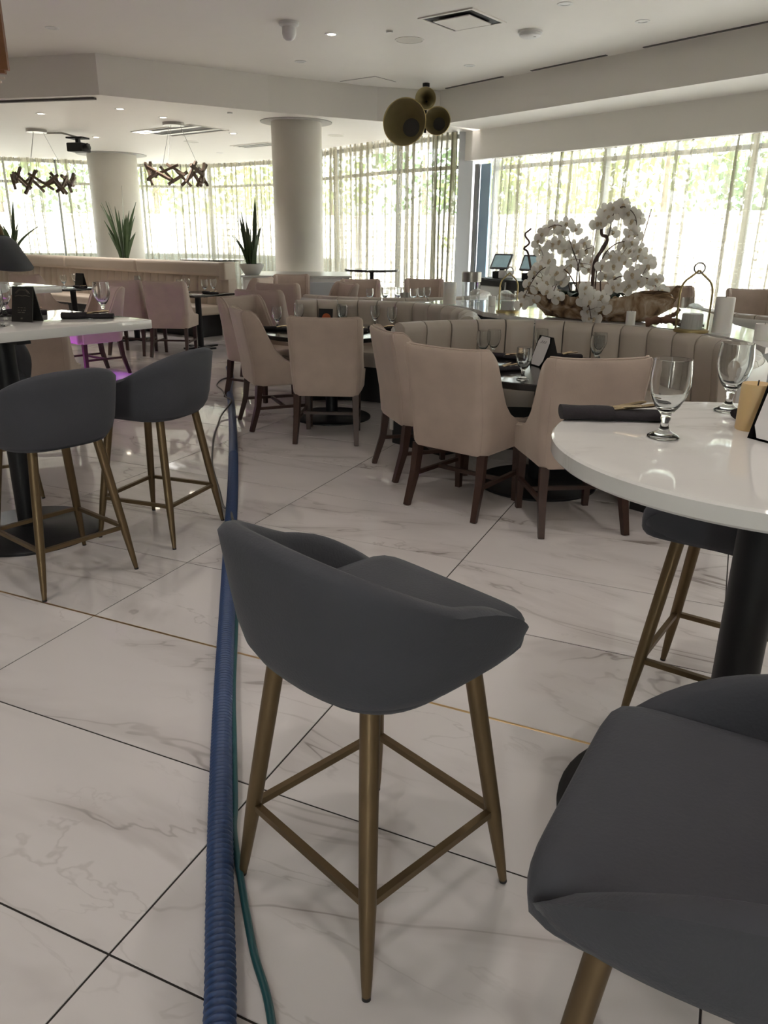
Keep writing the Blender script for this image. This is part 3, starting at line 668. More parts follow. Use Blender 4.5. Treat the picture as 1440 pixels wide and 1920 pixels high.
# ------------------------------------------------------------------ bar stools
def rz_of(fx, fy): return atan2(fy, fx) - pi/2
def supere(phi, a, b, n=2.7):
    s, c = sin(phi), cos(phi)
    return Vector((a*math.copysign(abs(s)**(2/n), s), -b*math.copysign(abs(c)**(2/n), c)))
def stool_shell():
    b_ = NB(); rows = []; NS = 56
    PH = radians(134)
    for i in range(NS+1):
        s = -1 + 2*i/NS; phi = s*PH; e = abs(s)
        zr = .972 - .295*(e**2.05)                       # rim drops from the back to the arm tips
        zb = .640 + .004*e
        th = .048 - .010*e
        prof = []
        for t, sc in ((0, .80), (.06, .88), (.16, .945), (.32, .985), (.55, 1.01), (.78, 1.03), (.94, 1.045)):
            prof.append((sc, zb+(zr-zb)*t, 0))
        prof += [(1.045, zr-.004, .012), (1.04, zr, .028), (1.03, zr-.006, th-.008), (1.02, zr-.022, th), (.99, zb+(zr-zb)*.6, th+.004), (.95, zb+(zr-zb)*.22, th+.008), (.80, zb+.012, .05)]
        row = []
        for sc, z, inw in prof:
            lean = -.018*max(0, (z-.66)/.28)*cos(phi*.6)
            p = supere(phi, .273*sc-inw, .268*sc-inw); row.append(Vector((p.x, (p.y if p.y < 0 else p.y*1.20)+lean, z)))
        if e > .93:
            c_ = sum(row, Vector())/len(row); k_ = sqrt(max(.04, 1-((e-.93)/.072)**2)); row = [c_+(q-c_)*k_ for q in row]
        rows.append(row)
    R = strip(b_, rows)
    for r, flip in ((R[0], False), (R[-1], True)):
        m = len(r); c = b_.verts.new(sum((v.co for v in r), Vector())/m)
        for k in range(m):
            f = (r[k], r[(k+1) % m], c); b_.faces.new(f if not flip else f[::-1])
    for i in range(NS): b_.faces.new((R[i][-1], R[i+1][-1], R[i+1][0], R[i][0]))
    # underside
    c = b_.verts.new((0, 0, .634))
    for i in range(NS): b_.faces.new((R[i][0], R[i+1][0], c))
    bmesh.ops.recalc_face_normals(b_, faces=b_.faces); return b_
def stool_seat():
    b_ = NB(); N_ = 64; rows = []
    def plan(a):
        x, y = cos(a), sin(a); n = 9.0 if y > 0 else 3.2
        r = (abs(x/.240)**n + abs(y/.238)**n)**(-1/n); return Vector((x*r, y*r+.022, 0))
    for sc, z in ((.86, .640), (.95, .646), (.995, .662), (1.0, .690), (.992, .714), (.965, .730), (.90, .740), (.75, .747), (.5, .751), (.25, .753)):
        rows.append([plan(2*pi*k/N_)*sc + Vector((0, 0, z - .010*max(0, -sin(2*pi*k/N_))*sc)) for k in range(N_)])
    R = strip(b_, rows, close=True)
    b_.faces.new(R[0][::-1]); b_.faces.new(R[-1]); bmesh.ops.recalc_face_normals(b_, faces=b_.faces); return b_
def make_stool(label):
    o = thing('bar_stool', label, 'stool', (0, 0, 0), 0, 'grey velvet bar stools')
    link('backrest', stool_shell(), M['grey_velvet'], o, 60); link('seat', stool_seat(), M['grey_velvet'], o, 60)
    ft, tp = .228, .150
    def on(sx, sy, z): t = z/.63; return Vector((sx*(ft+(tp-ft)*t), sy*(ft+(tp-ft)*t), z))
    for sx, sy in ((1, 1), (-1, 1), (-1, -1), (1, -1)):
        b_ = NB(); tube(b_, [on(sx, sy, z) for z in (0.006, .05, .21, .45, .655)], [.0095, .0125, .0185, .0200, .0205], 16)
        l = link('leg', b_, M['bronze'], o)
        b_ = NB(); tube(b_, [on(sx, sy, 0), on(sx, sy, .008)], .0098, 12); link('glide', b_, M['black'], l)
    for (a, b) in (((1, 1), (-1, 1)), ((-1, 1), (-1, -1)), ((-1, -1), (1, -1)), ((1, -1), (1, 1))):
        b_ = NB(); tube(b_, [on(*a, .215), on(*b, .215)], .0085, 4, sq=True); link('stretcher', b_, M['bronze'], o, 0)
    b_ = NB(); lathe(b_, [(0, .626), (.165, .626), (.17, .640), (0, .642)], 32); link('underside', b_, M['seat_under'], o)
    return o
stool0 = make_stool('grey velvet bar stool standing alone in the middle, beside the blue hose')
stool0.location = (-.018, 1.480, 0); stool0.rotation_euler = (0, 0, rz_of(.72, .69))
dup(stool0, (.515, .838, 0), rz_of(-.867, .5), 'grey velvet bar stool cut off at the lower right corner, its seat seen from above')
dup(stool0, (1.115, 2.225, 0), rz_of(-.82, .58), 'grey velvet bar stool tucked under the far side of the round white table')
dup(stool0, (-1.490, 3.290, 0), rz_of(cos(radians(141)), sin(radians(141))), 'grey velvet bar stool at the left edge in front of the white high table')
dup(stool0, (-1.190, 3.860, 0), rz_of(cos(radians(160)), sin(radians(160))), 'grey velvet bar stool at the right corner of the white high table, near the hose')
dup(stool0, (-2.35, 4.42, 0), rz_of(.5, -.86), 'grey velvet bar stool behind the black post of the white high table')
ups = dup(stool0, (-3.19, 6.62, 1.06), 0, 'grey velvet bar stool turned upside down on the farther white table')
ups.matrix_world = Matrix.Translation((-3.36, 6.78, 1.25)) @ Matrix.Rotation(radians(-22), 4, 'Y') @ Matrix.Rotation(radians(-90), 4, 'Z') @ Matrix.Rotation(radians(180), 4, 'X') @ Matrix.Translation((0, 0, -.80))

# ------------------------------------------------------------------ dining chairs
def rrect_path(w, y0, y1, r, n=10):
    """open U path: front right -> back -> front left"""
    P = [Vector((w/2, y1))]
    for k in range(1, 20): P.append(Vector((w/2, y1+(y0+r-y1)*k/20)))
    for k in range(n+1):
        a = -pi/2*k/n; P.append(Vector((w/2-r+r*cos(a), y0+r+r*sin(a))))
    for k in range(1, 8): P.append(Vector((w/2-r-(w-2*r)*k/8, y0)))
    for k in range(n+1):
        a = -pi/2-pi/2*k/n; P.append(Vector((-w/2+r+r*cos(a), y0+r+r*sin(a))))
    for k in range(1, 21): P.append(Vector((-w/2, y0+r+(y1-y0-r)*k/20)))
    return P
WING = [(0, 0), (.14, .01), (.22, .09), (.28, .28), (.34, .50), (.42, .70), (.55, .86), (.72, .955), (1, 1)]
def interp(T, x):
    for (a, u), (b, v) in zip(T[:-1], T[1:]):
        if x <= b:
            return u+(v-u)*(x-a)/(b-a)
    return T[-1][1]
def chair_shell():
    b_ = NB(); P = rrect_path(.53, -.25, .24, .075); rows = []; n = len(P)
    for i, p in enumerate(P):
        d = (P[min(i+1, n-1)]-P[max(i-1, 0)]).normalized(); inn = Vector((-d.y, d.x))
        if inn.dot(-p) < 0: inn = -inn
        if abs(p.x) < .2 and p.y < 0: inn = Vector((0, 1))
        f = max(0, min(1, (p.y+.235)/.44))               # 0 at the back, 1 at the wing front
        e = interp(WING, f)
        zr = .938 + .012*abs(p.x/.265)**2*(1-f) - (.945-.515)*e
        zb = .365; th = .060 - .018*f
        row = []
        for t, off in ((0, .012), (.04, .0), (.3, 0), (.6, 0), (.85, 0), (.97, 0), (1.0, .012), (1.0, th-.012), (.97, th), (.8, th), (.55, th), (.25, th), (0, th)):
            z = zb+(zr-zb)*t
            lean = -.085*max(0, (z-.45)/.5)**1.15*(1-f*.6); flare = 1+.06*max(0, (z-.42)/.52)*(1-.35*f)
            q = p + inn*off; row.append(Vector((q.x*flare*(1-.05*(1-min(1, (z-.36)/.2))), q.y+lean, z)))
        rows.append(row)
    R = strip(b_, rows)
    b_.faces.new(R[0]); b_.faces.new(R[-1][::-1])
    for i in range(n-1): b_.faces.new((R[i][-1], R[i+1][-1], R[i+1][0], R[i][0]))
    bmesh.ops.recalc_face_normals(b_, faces=b_.faces); return b_, rows
def make_chair(label):
    o = thing('dining_chair', label, 'chair', (0, 0, 0), 0, 'beige velvet dining chairs')
    b_, rows = chair_shell(); link('backrest', b_, M['beige_velvet'], o, 50)
    b_ = NB(); tube(b_, [r[6]*.5+r[7]*.5+Vector((0, 0, .003)) for r in rows], .0065, 6); link('top_piping', b_, M['beige_velvet'], o)
    for k in (26, len(rows)-27):
        b_ = NB(); tube(b_, [rows[k][j] for j in range(1, 7)], .0035, 5); link('seam', b_, M['beige_velvet'], o)
    b_ = NB(); box(b_, (0, .045, .425), (.45, .50, .125), .035, seg=4); link('seat', b_, M['beige_velvet'], o, 60)
    for sx in (1, -1):
        b_ = NB(); tube(b_, [(sx*.205, .215, 0), (sx*.205, .215, .37)], [.016, .023], 4, sq=True); link('leg', b_, M['dark_wood'], o, 0)
        b_ = NB(); tube(b_, [(sx*.235, -.285, 0), (sx*.225, -.225, .2), (sx*.22, -.205, .37)], [.016, .021, .024], 4, sq=True); link('leg', b_, M['dark_wood'], o, 0)
        b_ = NB(); tube(b_, [(sx*.212, .215, .185), (sx*.228, -.24, .185)], .011, 4, sq=True); link('stretcher', b_, M['dark_wood'], o, 0)
    b_ = NB(); tube(b_, [(-.215, .0, .185), (.215, .0, .185)], .011, 4, sq=True); link('stretcher', b_, M['dark_wood'], o, 0)
    return o
chair0 = make_chair('beige velvet dining chair, back square to us, before the left round table')
def put_chair(x, y, fx, fy, label, first=[True]):
    L = hypot(fx, fy); fx, fy = fx/L, fy/L
    c = (x, y, 0)
    if first[0]:
        first[0] = False; chair0.location = c; chair0.rotation_euler = (0, 0, rz_of(fx, fy)); chair0['label'] = label; return chair0
    return dup(chair0, c, rz_of(fx, fy), label)
def rear(x0, y0, x1, y1, fx, fy, label):
    """chair from the feet of its two rear legs"""
    L = hypot(fx, fy); return put_chair((x0+x1)/2+fx/L*.285, (y0+y1)/2+fy/L*.285, fx, fy, label)
rear(-.70, 5.68, -.20, 5.65, .05, 1, 'beige velvet dining chair, back square to us, before the left round table')
rear(.12, 4.31, .514, 3.99, .63, .775, 'beige velvet dining chair nearest the middle, left front of the right round table')
rear(.815, 3.775, 1.316, 3.846, -.14, .99, 'beige velvet dining chair partly hidden by the round white bar table')
rear(-1.06, 6.016, -1.273, 6.527, .93, .38, 'beige velvet dining chair beside the end of the hose, left of the left round table')
rear(.060, 4.715, -.066, 5.205, .95, .30, 'beige velvet dining chair seen from its side between the two round tables')
put_chair(-1.20, 7.50, .80, -.55, 'beige velvet dining chair facing us behind the chair at the hose end')
put_chair(-1.32, 8.85, .25, .97, 'beige velvet dining chair seen from behind, nearest of the cluster before the white cabinet')
put_chair(-1.33, 10.15, .1, .99, 'beige velvet dining chair in the middle of the rear cluster before the white cabinet')
put_chair(-1.42, 11.98, .15, -.98, 'beige velvet dining chair backed against the white cabinet')
put_chair(-.74, 10.02, -.85, -.5, 'beige velvet dining chair turned sideways before the white cabinet')
put_chair(-2.0, 11.3, -.9, .3, 'beige velvet dining chair at the end post of the long banquette')
put_chair(-2.78, 10.27, .06, 1, 'beige velvet dining chair at the banquette, its full back in view')
put_chair(-3.36, 10.40, .10, 1, 'beige velvet dining chair at the banquette, just behind the white table corner')
put_chair(-3.30, 8.75, -.65, -.75, 'beige velvet dining chair lit purple, facing the left edge')
put_chair(-2.68, 5.95, -.2, 1, 'beige velvet dining chair seen under the white high table beside its post')
put_chair(-4.05, 8.9, .9, .1, 'beige velvet dining chair between the two white tables at the left')
put_chair(-5.05, 11.6, .35, .95, 'beige velvet dining chair farthest left before the banquette')
put_chair(-.34, 10.82, .1, -1, 'beige velvet dining chair facing us at the far booth, left of a pair')
put_chair(.52, 11.12, -.05, -1, 'beige velvet dining chair facing us at the far booth, right of a pair')
put_chair(4.42, 9.55, -.2, -1, 'beige velvet dining chair at the right edge by the window')
put_chair(3.66, 10.05, -.1, -1, 'beige velvet dining chair by the window behind the lantern')
put_chair(2.95, 10.9, .1, -1, 'beige velvet dining chair by the window behind the orchids')

# ------------------------------------------------------------------ tables
def pedestal(o, zt, post_r, base_r, m=M['black_metal']):
    b_ = NB(); lathe(b_, [(0, 0), (base_r, 0), (base_r, .012), (base_r*.97, .020), (post_r*1.5, .032), (post_r*1.15, .045), (0, .045)], 48); link('base', b_, m, o)
    b_ = NB(); lathe(b_, [(post_r, .03), (post_r, zt)], 36); link('post', b_, m, o)
    b_ = NB(); box(b_, (0, 0, zt-.008), (.42, .07, .016), .003); box(b_, (0, 0, zt-.008), (.07, .42, .016), .003); link('top_plate', b_, m, o, 0)
def round_table(x, y, r, zt, th, m, post_r, base_r, label, cat='table'):
    o = thing('pedestal_table', label, cat, (x, y, 0))
    b_ = NB(); lathe(b_, [(0, zt-th), (r-.006, zt-th), (r, zt-th+.006), (r, zt-.005), (r-.005, zt), (0, zt)], 96); link('tabletop', b_, m, o)
    pedestal(o, zt-th, post_r, base_r); return o
bar_t = round_table(.885, 1.672, .50, 1.06, .042, M['quartz'], .054, .40, 'round white quartz bar table with a thick black post at the right')
T1 = (-.47, 6.64); T2 = (.985, 4.76); T3 = (.05, 9.75)
round_table(*T1, .60, .745, .035, M['black_top'], .052, .34, 'round black dining table inside the left booth')
round_table(*T2, .60, .745, .040, M['black_top'], .055, .38, 'round black dining table inside the right booth')
round_table(*T3, .55, .745, .035, M['black_top'], .05, .33, 'round black dining table in the far booth beside the window chairs')
def rect_table(x, y, rz, w, l, zt, th, m, label, base='disc', post_r=.055, base_r=.36, shift=(0, 0)):
    o = thing('bar_table' if zt > .9 else 'dining_table', label, 'table', (x, y, 0), rz)
    b_ = NB(); box(b_, (shift[0], shift[1], zt-th/2), (w, l, th), .006); link('tabletop', b_, m, o, 40)
    if base == 'disc': pedestal(o, zt-th, post_r, base_r)
    else:
        b_ = NB(); box(b_, (0, 0, .012), (.55, .09, .024), .006); box(b_, (0, 0, .012), (.09, .55, .024), .006); link('base', b_, M['black_metal'], o, 0)
        b_ = NB(); lathe(b_, [(.042, .02), (.042, zt-th)], 24); link('post', b_, M['black_metal'], o)
        b_ = NB(); box(b_, (0, 0, zt-th-.01), (.36, .06, .02), .003); link('top_plate', b_, M['black_metal'], o, 0)
    return o
e1_ = Vector((-.60, -.80)); e2_ = Vector((-.80, .60))
cen = Vector((-1.305, 4.235)) + e1_*.60 + e2_*.42
rect_table(-1.88, 3.80, atan2(e2_.y, e2_.x), .86, 1.28, 1.06, .048, M['quartz'], 'rectangular white quartz high table at the left edge, on a black post', shift=((cen-Vector((-1.88, 3.80))).dot(e2_), (cen-Vector((-1.88, 3.80))).dot(Vector((-e2_.y, e2_.x)))))
cen = Vector((-2.87, 7.03)) + e1_*.60 + e2_*.42
rect_table(cen.x, cen.y, atan2(e2_.y, e2_.x), .84, 1.2, 1.06, .055, M['quartz'], 'white quartz high table farther back at the left, carrying an upturned stool')
rect_table(-2.62, 11.0, radians(-37), .72, .72, .745, .03, M['black_top'], 'small square black table at the right end of the banquette', base='cross')
rect_table(-3.75, 11.75, radians(-37), .72, .72, .745, .03, M['black_top'], 'small square black table in the middle of the banquette', base='cross')
rect_table(-4.72, 11.95, radians(-37), .76, .76, .745, .03, M['black_top'], 'small square black table at the left of the banquette with a menu card', base='cross')
round_table(-.22, 11.75, .40, 1.06, .03, M['black_top'], .03, .26, 'slim round black high table in front of the window curtain')
round_table(-3.45, 15.9, .62, 1.06, .03, M['black_top'], .04, .3, 'thin black high table beyond the banquette')

# ------------------------------------------------------------------ curved booths with channelled backs
def ring_piece(b_, prof, a0, a1, n, bulge=None):
    """sweep a radial profile [(r, z)] between two angles"""
    rows = []
    for i in range(n+1):
        t = i/n; a = a0+(a1-a0)*t; bl = sin(pi*t)**.45 if bulge else 1
        rows.append([Vector(((r - (bulge*bl*w if bulge else 0))*cos(a), (r - (bulge*bl*w if bulge else 0))*sin(a), z)) for r, z, w in prof])
    R = strip(b_, rows, close=True)
    b_.faces.new(R[0]); b_.faces.new(R[-1][::-1]); bmesh.ops.recalc_face_normals(b_, faces=b_.faces)
def booth(x, y, R, a0, a1, nch, label, ztop=.905, m=M['booth_vinyl']):
    a0, a1 = radians(a0), radians(a1)
    o = thing('curved_booth', label, 'booth', (x, y, 0), 0, 'round channel tufted booths')
    ri, ro = R-.065, R+.085
    da = (a1-a0)/nch
    # every channel is its own padded roll: inner face, rounded top, down the back a little
    prof = [(ri+.10, .44, 0), (ri+.035, .44, .8), (ri+.025, .60, 1), (ri+.012, .74, 1), (ri+.004, .84, 1), (ri+.012, .88, .9), (ri+.045, ztop, .5), (ri+.085, ztop+.004, .25), (ri+.115, ztop-.006, 0), (ri+.13, ztop-.04, 0), (ri+.13, .60, 0)]
    me = None
    for k in range(nch):
        if me is None:
            b_ = NB(); ring_piece(b_, prof, -da/2+.004, da/2-.004, 8, bulge=.030)
            c = link('channel', b_, m, o, 50); me = c.data
        else:
            c = bpy.data.objects.new('channel', me); C.objects.link(c); c.parent = o
        c.rotation_euler = (0, 0, a0+da*(k+.5))
    n = max(12, int((a1-a0)/.06))
    b_ = NB(); ring_piece(b_, [(ri+.11, .10, 0), (ri+.11, ztop-.045, 0), (ri+.132, ztop-.03, 0), (ro, ztop-.05, 0), (ro+.006, ztop-.08, 0), (ro+.006, .62, 0), (ro, .615, 0), (ro+.006, .61, 0), (ro+.002, .10, 0)], a0, a1, n); link('outer_shell', b_, M['booth_white'], o, 40)
    b_ = NB(); ring_piece(b_, [(ri-.46, .34, 0), (ri-.475, .37, 0), (ri-.475, .44, 0), (ri-.455, .475, 0), (ri-.40, .485, 0), (ri+.0, .475, 0), (ri+.06, .46, 0), (ri+.06, .34, 0)], a0, a1, n); link('seat_cushion', b_, m, o, 40)
    b_ = NB(); ring_piece(b_, [(ri-.40, 0, 0), (ri-.40, .335, 0), (ri+.12, .335, 0), (ri+.12, 0, 0)], a0, a1, n); link('plinth', b_, M['black'], o, 40)
    return o
booth(.93, 4.83, 1.225, -47, 133, 17, 'curved beige channel tufted booth around the right round table')
booth(-.45, 6.70, 1.165, -20, 112, 13, 'curved beige channel tufted booth around the left round table')
booth(0.0, 9.42, 1.17, -138, 22, 14, 'far curved booth around the table by the window, beyond the left booth')
booth(2.55, 9.35, 1.15, 160, 288, 12, 'far curved booth directly behind the orchids, before the terminals')
booth(4.12, 7.40, 1.16, 150, 262, 12, 'far curved booth at the right edge, behind the tall white candle')

# white quartz counter filling the space between the booths
def arc(cx, cy, R, d0, d1, n=14): return [(cx+R*cos(radians(d0+(d1-d0)*k/n)), cy+R*sin(radians(d0+(d1-d0)*k/n))) for k in range(n+1)]
front = arc(.93, 4.83, 1.335, -10, 76) + [(1.0, 6.45)] + arc(-.45, 6.70, 1.275, 2, 50, 8)
back = [(.50, 7.98), (1.05, 8.12), (1.55, 8.25), (2.25, 8.0), (2.86, 7.3), (2.80, 6.6), (2.62, 5.9), (2.62, 5.0)]
poly = front + back
o = thing('divider_counter', 'white quartz topped divider counter behind the booths, under the orchids', 'counter', (0, 0, 0))
b_ = NB(); prism(b_, poly, .868, .905); link('countertop', b_, M['quartz'], o, 0)
cx_ = sum(p[0] for p in poly)/len(poly); cy_ = sum(p[1] for p in poly)/len(poly)
b_ = NB(); prism(b_, [(cx_+(x-cx_)*.955, cy_+(y-cy_)*.975) for x, y in poly], 0, .868); link('body', b_, mat('counter_body', (.10, .105, .115), .5), o, 0)

# ------------------------------------------------------------------ long banquette, cabinet, planters
BA = Vector((-2.42, 12.33)); BD = Vector((-.795, .606)).normalized(); BNn = Vector((BD.y, -BD.x))   # along to the left, and towards the room
if BNn.y > 0: BNn = -BNn
BL = 8.6; brz = atan2(BD.y, BD.x)
bq = thing('banquette', 'long beige channel tufted banquette with a padded top rail at the left rear', 'banquette', (BA.x, BA.y, 0), brz)
fs = 1 if Vector((-BD.y, BD.x)).dot(BNn) > 0 else -1      # local y sign of the room side
nseg = 4
for k in range(nseg):
    b_ = NB(); L = BL/nseg; box(b_, (L*(k+.5)+.08, fs*.02, 1.005), (L-.008, .19, .215), .06, seg=4); link('top_rail', b_, M['banq_vinyl'], bq, 50)
cw = .205; nchn = int(BL/cw)
b_ = NB(); rows = []
for i in range(9):
    t = i/8; x = -cw/2+.003+(cw-.006)*t; bl = sin(pi*t)**.5*.028
    rows.append([Vector((x, fs*(.0+ (bl if w else 0)+d), z)) for d, z, w in ((0, .44, 0), (.06, .44, 1), (.045, .65, 1), (.03, .85, 1), (.012, .895, 1), (0, .90, 0))])
R = strip(b_, rows, close=True); b_.faces.new(R[0]); b_.faces.new(R[-1][::-1]); bmesh.ops.recalc_face_normals(b_, faces=b_.faces)
c0 = link('channel', b_, M['banq_vinyl'], bq, 50); c0.location = (.10+cw/2, 0, 0)
for k in range(1, nchn):
    c = bpy.data.objects.new('channel', c0.data); C.objects.link(c); c.parent = bq; c.location = (.10+cw*(k+.5), 0, 0)
b_ = NB(); box(b_, (BL/2, -fs*.06, .55), (BL, .12, .88), .01); link('back_frame', b_, M['banq_vinyl'], bq, 0)
for k in range(nseg):
    b_ = NB(); L = BL/nseg; box(b_, (L*(k+.5)+.08, fs*.29, .405), (L-.006, .54, .13), .035, seg=3); link('seat_cushion', b_, M['banq_vinyl'], bq, 50)
b_ = NB(); box(b_, (BL/2+.1, fs*.25, .17), (BL-.2, .42, .33)); link('plinth', b_, M['black'], bq, 0)
b_ = NB(); box(b_, (.03, fs*.02, .985), (.14, .24, .27), .03, seg=3); link('end_roll', b_, M['banq_vinyl'], bq, 50)
b_ = NB(); box(b_, (.03, -fs*.02, .44), (.13, .17, .88), .012); link('end_post', b_, M['banq_vinyl'], bq, 0)
# planter ledge behind the banquette
p0 = BA - BNn*.50 + BD*.9
b_ = NB(); box(b_, (3.6, 0, .50), (7.2, .55, 1.0), .01); o = link('planter_ledge', b_, M['column'], smooth=0); o.location = (p0.x-BNn.x*.05, p0.y-BNn.y*.05, 0); o.rotation_euler = (0, 0, brz); tag(o, 'cream planter ledge running behind the long banquette', 'ledge')
# cabinet around the nearer column
ca, cb = Vector((-2.28, 12.66)), Vector((-.60, 12.85)); cd = (cb-ca); CLn = cd.length; cd.normalize(); crz = atan2(cd.y, cd.x)
cab = thing('service_cabinet', 'white service cabinet with a stone top wrapped around the nearer column', 'cabinet', (ca.x, ca.y, 0), crz)
b_ = NB(); box(b_, (CLn/2, .80, .895), (CLn+.08, 1.66, .03), .004); link('countertop', b_, M['steel'], cab, 0)
b_ = NB(); box(b_, (CLn/2, .81, .44), (CLn, 1.60, .88), .004); link('body', b_, M['ledge'], cab, 0)
b_ = NB(); box(b_, (CLn-.52, .012, .58), (.62, .03, .46), .006); link('recess_panel', b_, mat('grey_panel', (.40, .42, .44), .35), cab, 0)
for k in range(2):
    b_ = NB(); box(b_, (.26+.50*k, .012, .46), (.46, .02, .76), .005); d_ = link('door', b_, M['ledge'], cab, 0)
    b_ = NB(); box(b_, (.45+.50*k, -.008, .62), (.015, .02, .12), .003); link('handle', b_, M['steel'], d_, 0)

# ------------------------------------------------------------------ plants
def snake_plant(x, y, z, h, n, spread, seed, label, pot=True, pr=.17, lean=0.0):
    rnd = random.Random(seed); o = thing('snake_plant', label, 'plant', (x, y, z))
    z0 = 0
    if pot:
        b_ = NB(); lathe(b_, [(0, 0), (pr*.55, 0), (pr*.6, .01), (pr*.95, .12), (pr, .17), (pr*.94, .17), (pr*.88, .12), (0, .12)], 32); link('pot', b_, M['ceramic'], o); z0 = .12
    b_ = NB(); lathe(b_, [(0, z0), (pr*.86, z0), (pr*.7, z0+.015), (0, z0+.03)], 20); link('soil', b_, M['soil'], o)
    for k in range(n):
        a = 2*pi*k/n*2.4 + rnd.uniform(-.4, .4); hh = h*rnd.uniform(.38, .8) if k else h
        out = spread*rnd.uniform(.3, 1.0) if k else spread*.15; w = rnd.uniform(.020, .030)*(.7+h*.35); tw = rnd.uniform(0, pi)
        b_ = NB(); rows = []
        for i in range(9):
            t = i/8; r_ = pr*.3*rnd.uniform(.9, 1.1) if i == 0 else None
            cx = cos(a)*(pr*.30+out*t**1.7); cy = sin(a)*(pr*.30+out*t**1.7); cz = z0+hh*t*(1-.06*t)
            ww = w*(.55+1.3*t*(1-t)*2)*(1-t**5)+.002; ang = tw+t*.8; dx, dy = cos(ang)*ww, sin(ang)*ww; nx, ny = -sin(ang)*.006*(1-t*.7), cos(ang)*.006*(1-t*.7)
            rows.append([Vector((cx-dx, cy-dy, cz)), Vector((cx+nx, cy+ny, cz)), Vector((cx+dx, cy+dy, cz)), Vector((cx-nx-cos(a)*.006, cy-ny-sin(a)*.006, cz))])
        R = strip(b_, rows, close=True); b_.faces.new(R[0]); b_.faces.new(R[-1][::-1]); link('leaf', b_, M['snake'], o, 60)
    return o
snake_plant(-4.93, 15.1, 1.0, 1.42, 22, .34, 3, 'tall snake plant in front of the farther column', pot=False)
snake_plant(-2.17, 12.90, .91, 1.12, 20, .26, 5, 'snake plant in a white bowl pot on the white cabinet', pr=.20)
snake_plant(-7.55, 16.3, 1.0, 1.05, 11, .62, 11, 'spreading snake plant at the left edge above the banquette')

# ------------------------------------------------------------------ orchids in a driftwood trough
BLOOMS = {'left_arch':[(1.46,6.31,1.57),(1.39,6.36,1.61),(1.36,6.33,1.55),(1.3,6.37,1.59),(1.25,6.37,1.56),(1.19,6.29,1.53),(1.33,6.28,1.48),(1.42,6.4,1.44),(1.29,6.32,1.46),(1.17,6.31,1.48),(1.21,6.42,1.41),(1.23,6.35,1.36),(1.28,6.4,1.44),(1.39,6.35,1.41)],'left_low':[(1.2,6.27,1.29),(1.25,6.2,1.34),(1.15,6.27,1.25),(1.23,6.3,1.21),(1.28,6.25,1.26),(1.12,6.28,1.17),(1.18,6.27,1.13),(1.24,6.19,1.18),(1.09,6.29,1.07),(1.16,6.26,1.04),(1.06,6.22,1.01)],'front_left':[(1.27,5.98,1.26),(1.36,6.1,1.27),(1.32,6.05,1.19),(1.28,6.08,1.2),(1.34,6.1,1.22),(1.27,6.08,1.12),(1.32,6.11,1.07),(1.22,6.04,1.12),(1.39,6.09,1.31)],'front_mid':[(1.49,5.94,1.13),(1.56,6.01,1.09),(1.49,6.0,1.07),(1.51,5.89,1.06),(1.6,5.9,1.1),(1.62,5.91,1.02),(1.53,6.01,0.98),(1.57,5.94,0.93),(1.54,5.97,0.93),(1.48,5.92,1.16)],'right_arch':[(1.6,6.15,1.61),(1.65,6.13,1.66),(1.68,6.13,1.72),(1.76,6.16,1.74),(1.8,6.16,1.69),(1.86,6.21,1.68),(1.84,6.17,1.63),(1.75,6.21,1.69),(1.64,6.2,1.7),(1.91,6.22,1.65),(1.84,6.17,1.56),(1.81,6.1,1.52),(1.89,6.2,1.54),(1.72,6.21,1.55),(1.76,6.21,1.74),(1.58,6.16,1.61)],'right_mid':[(1.77,6.08,1.46),(1.81,6.01,1.48),(1.77,6.1,1.39),(1.82,6.06,1.42),(1.88,6.02,1.43),(1.72,5.99,1.37),(1.8,6.1,1.34),(1.9,6.12,1.38),(1.92,5.99,1.37),(1.98,6.09,1.35),(1.67,6.04,1.38),(1.69,6.0,1.31),(1.61,6.02,1.31),(1.66,6.09,1.24),(1.73,6.1,1.23)],'right_low':[(1.68,5.79,1.19),(1.76,5.87,1.15),(1.77,5.79,1.26),(1.85,5.88,1.28),(1.89,5.83,1.32),(1.91,5.9,1.22),(1.97,5.92,1.2),(2.02,5.85,1.15),(2.07,5.92,1.09),(1.83,5.82,1.21),(1.95,5.79,1.23),(1.78,5.86,1.18),(1.64,5.78,1.17)],'mid_back':[(1.5,6.36,1.41),(1.55,6.39,1.47),(1.58,6.42,1.41),(1.46,6.35,1.45),(1.61,6.34,1.34),(1.62,6.45,1.27),(1.66,6.37,1.29),(1.56,6.46,1.31),(1.48,6.46,1.34)]}
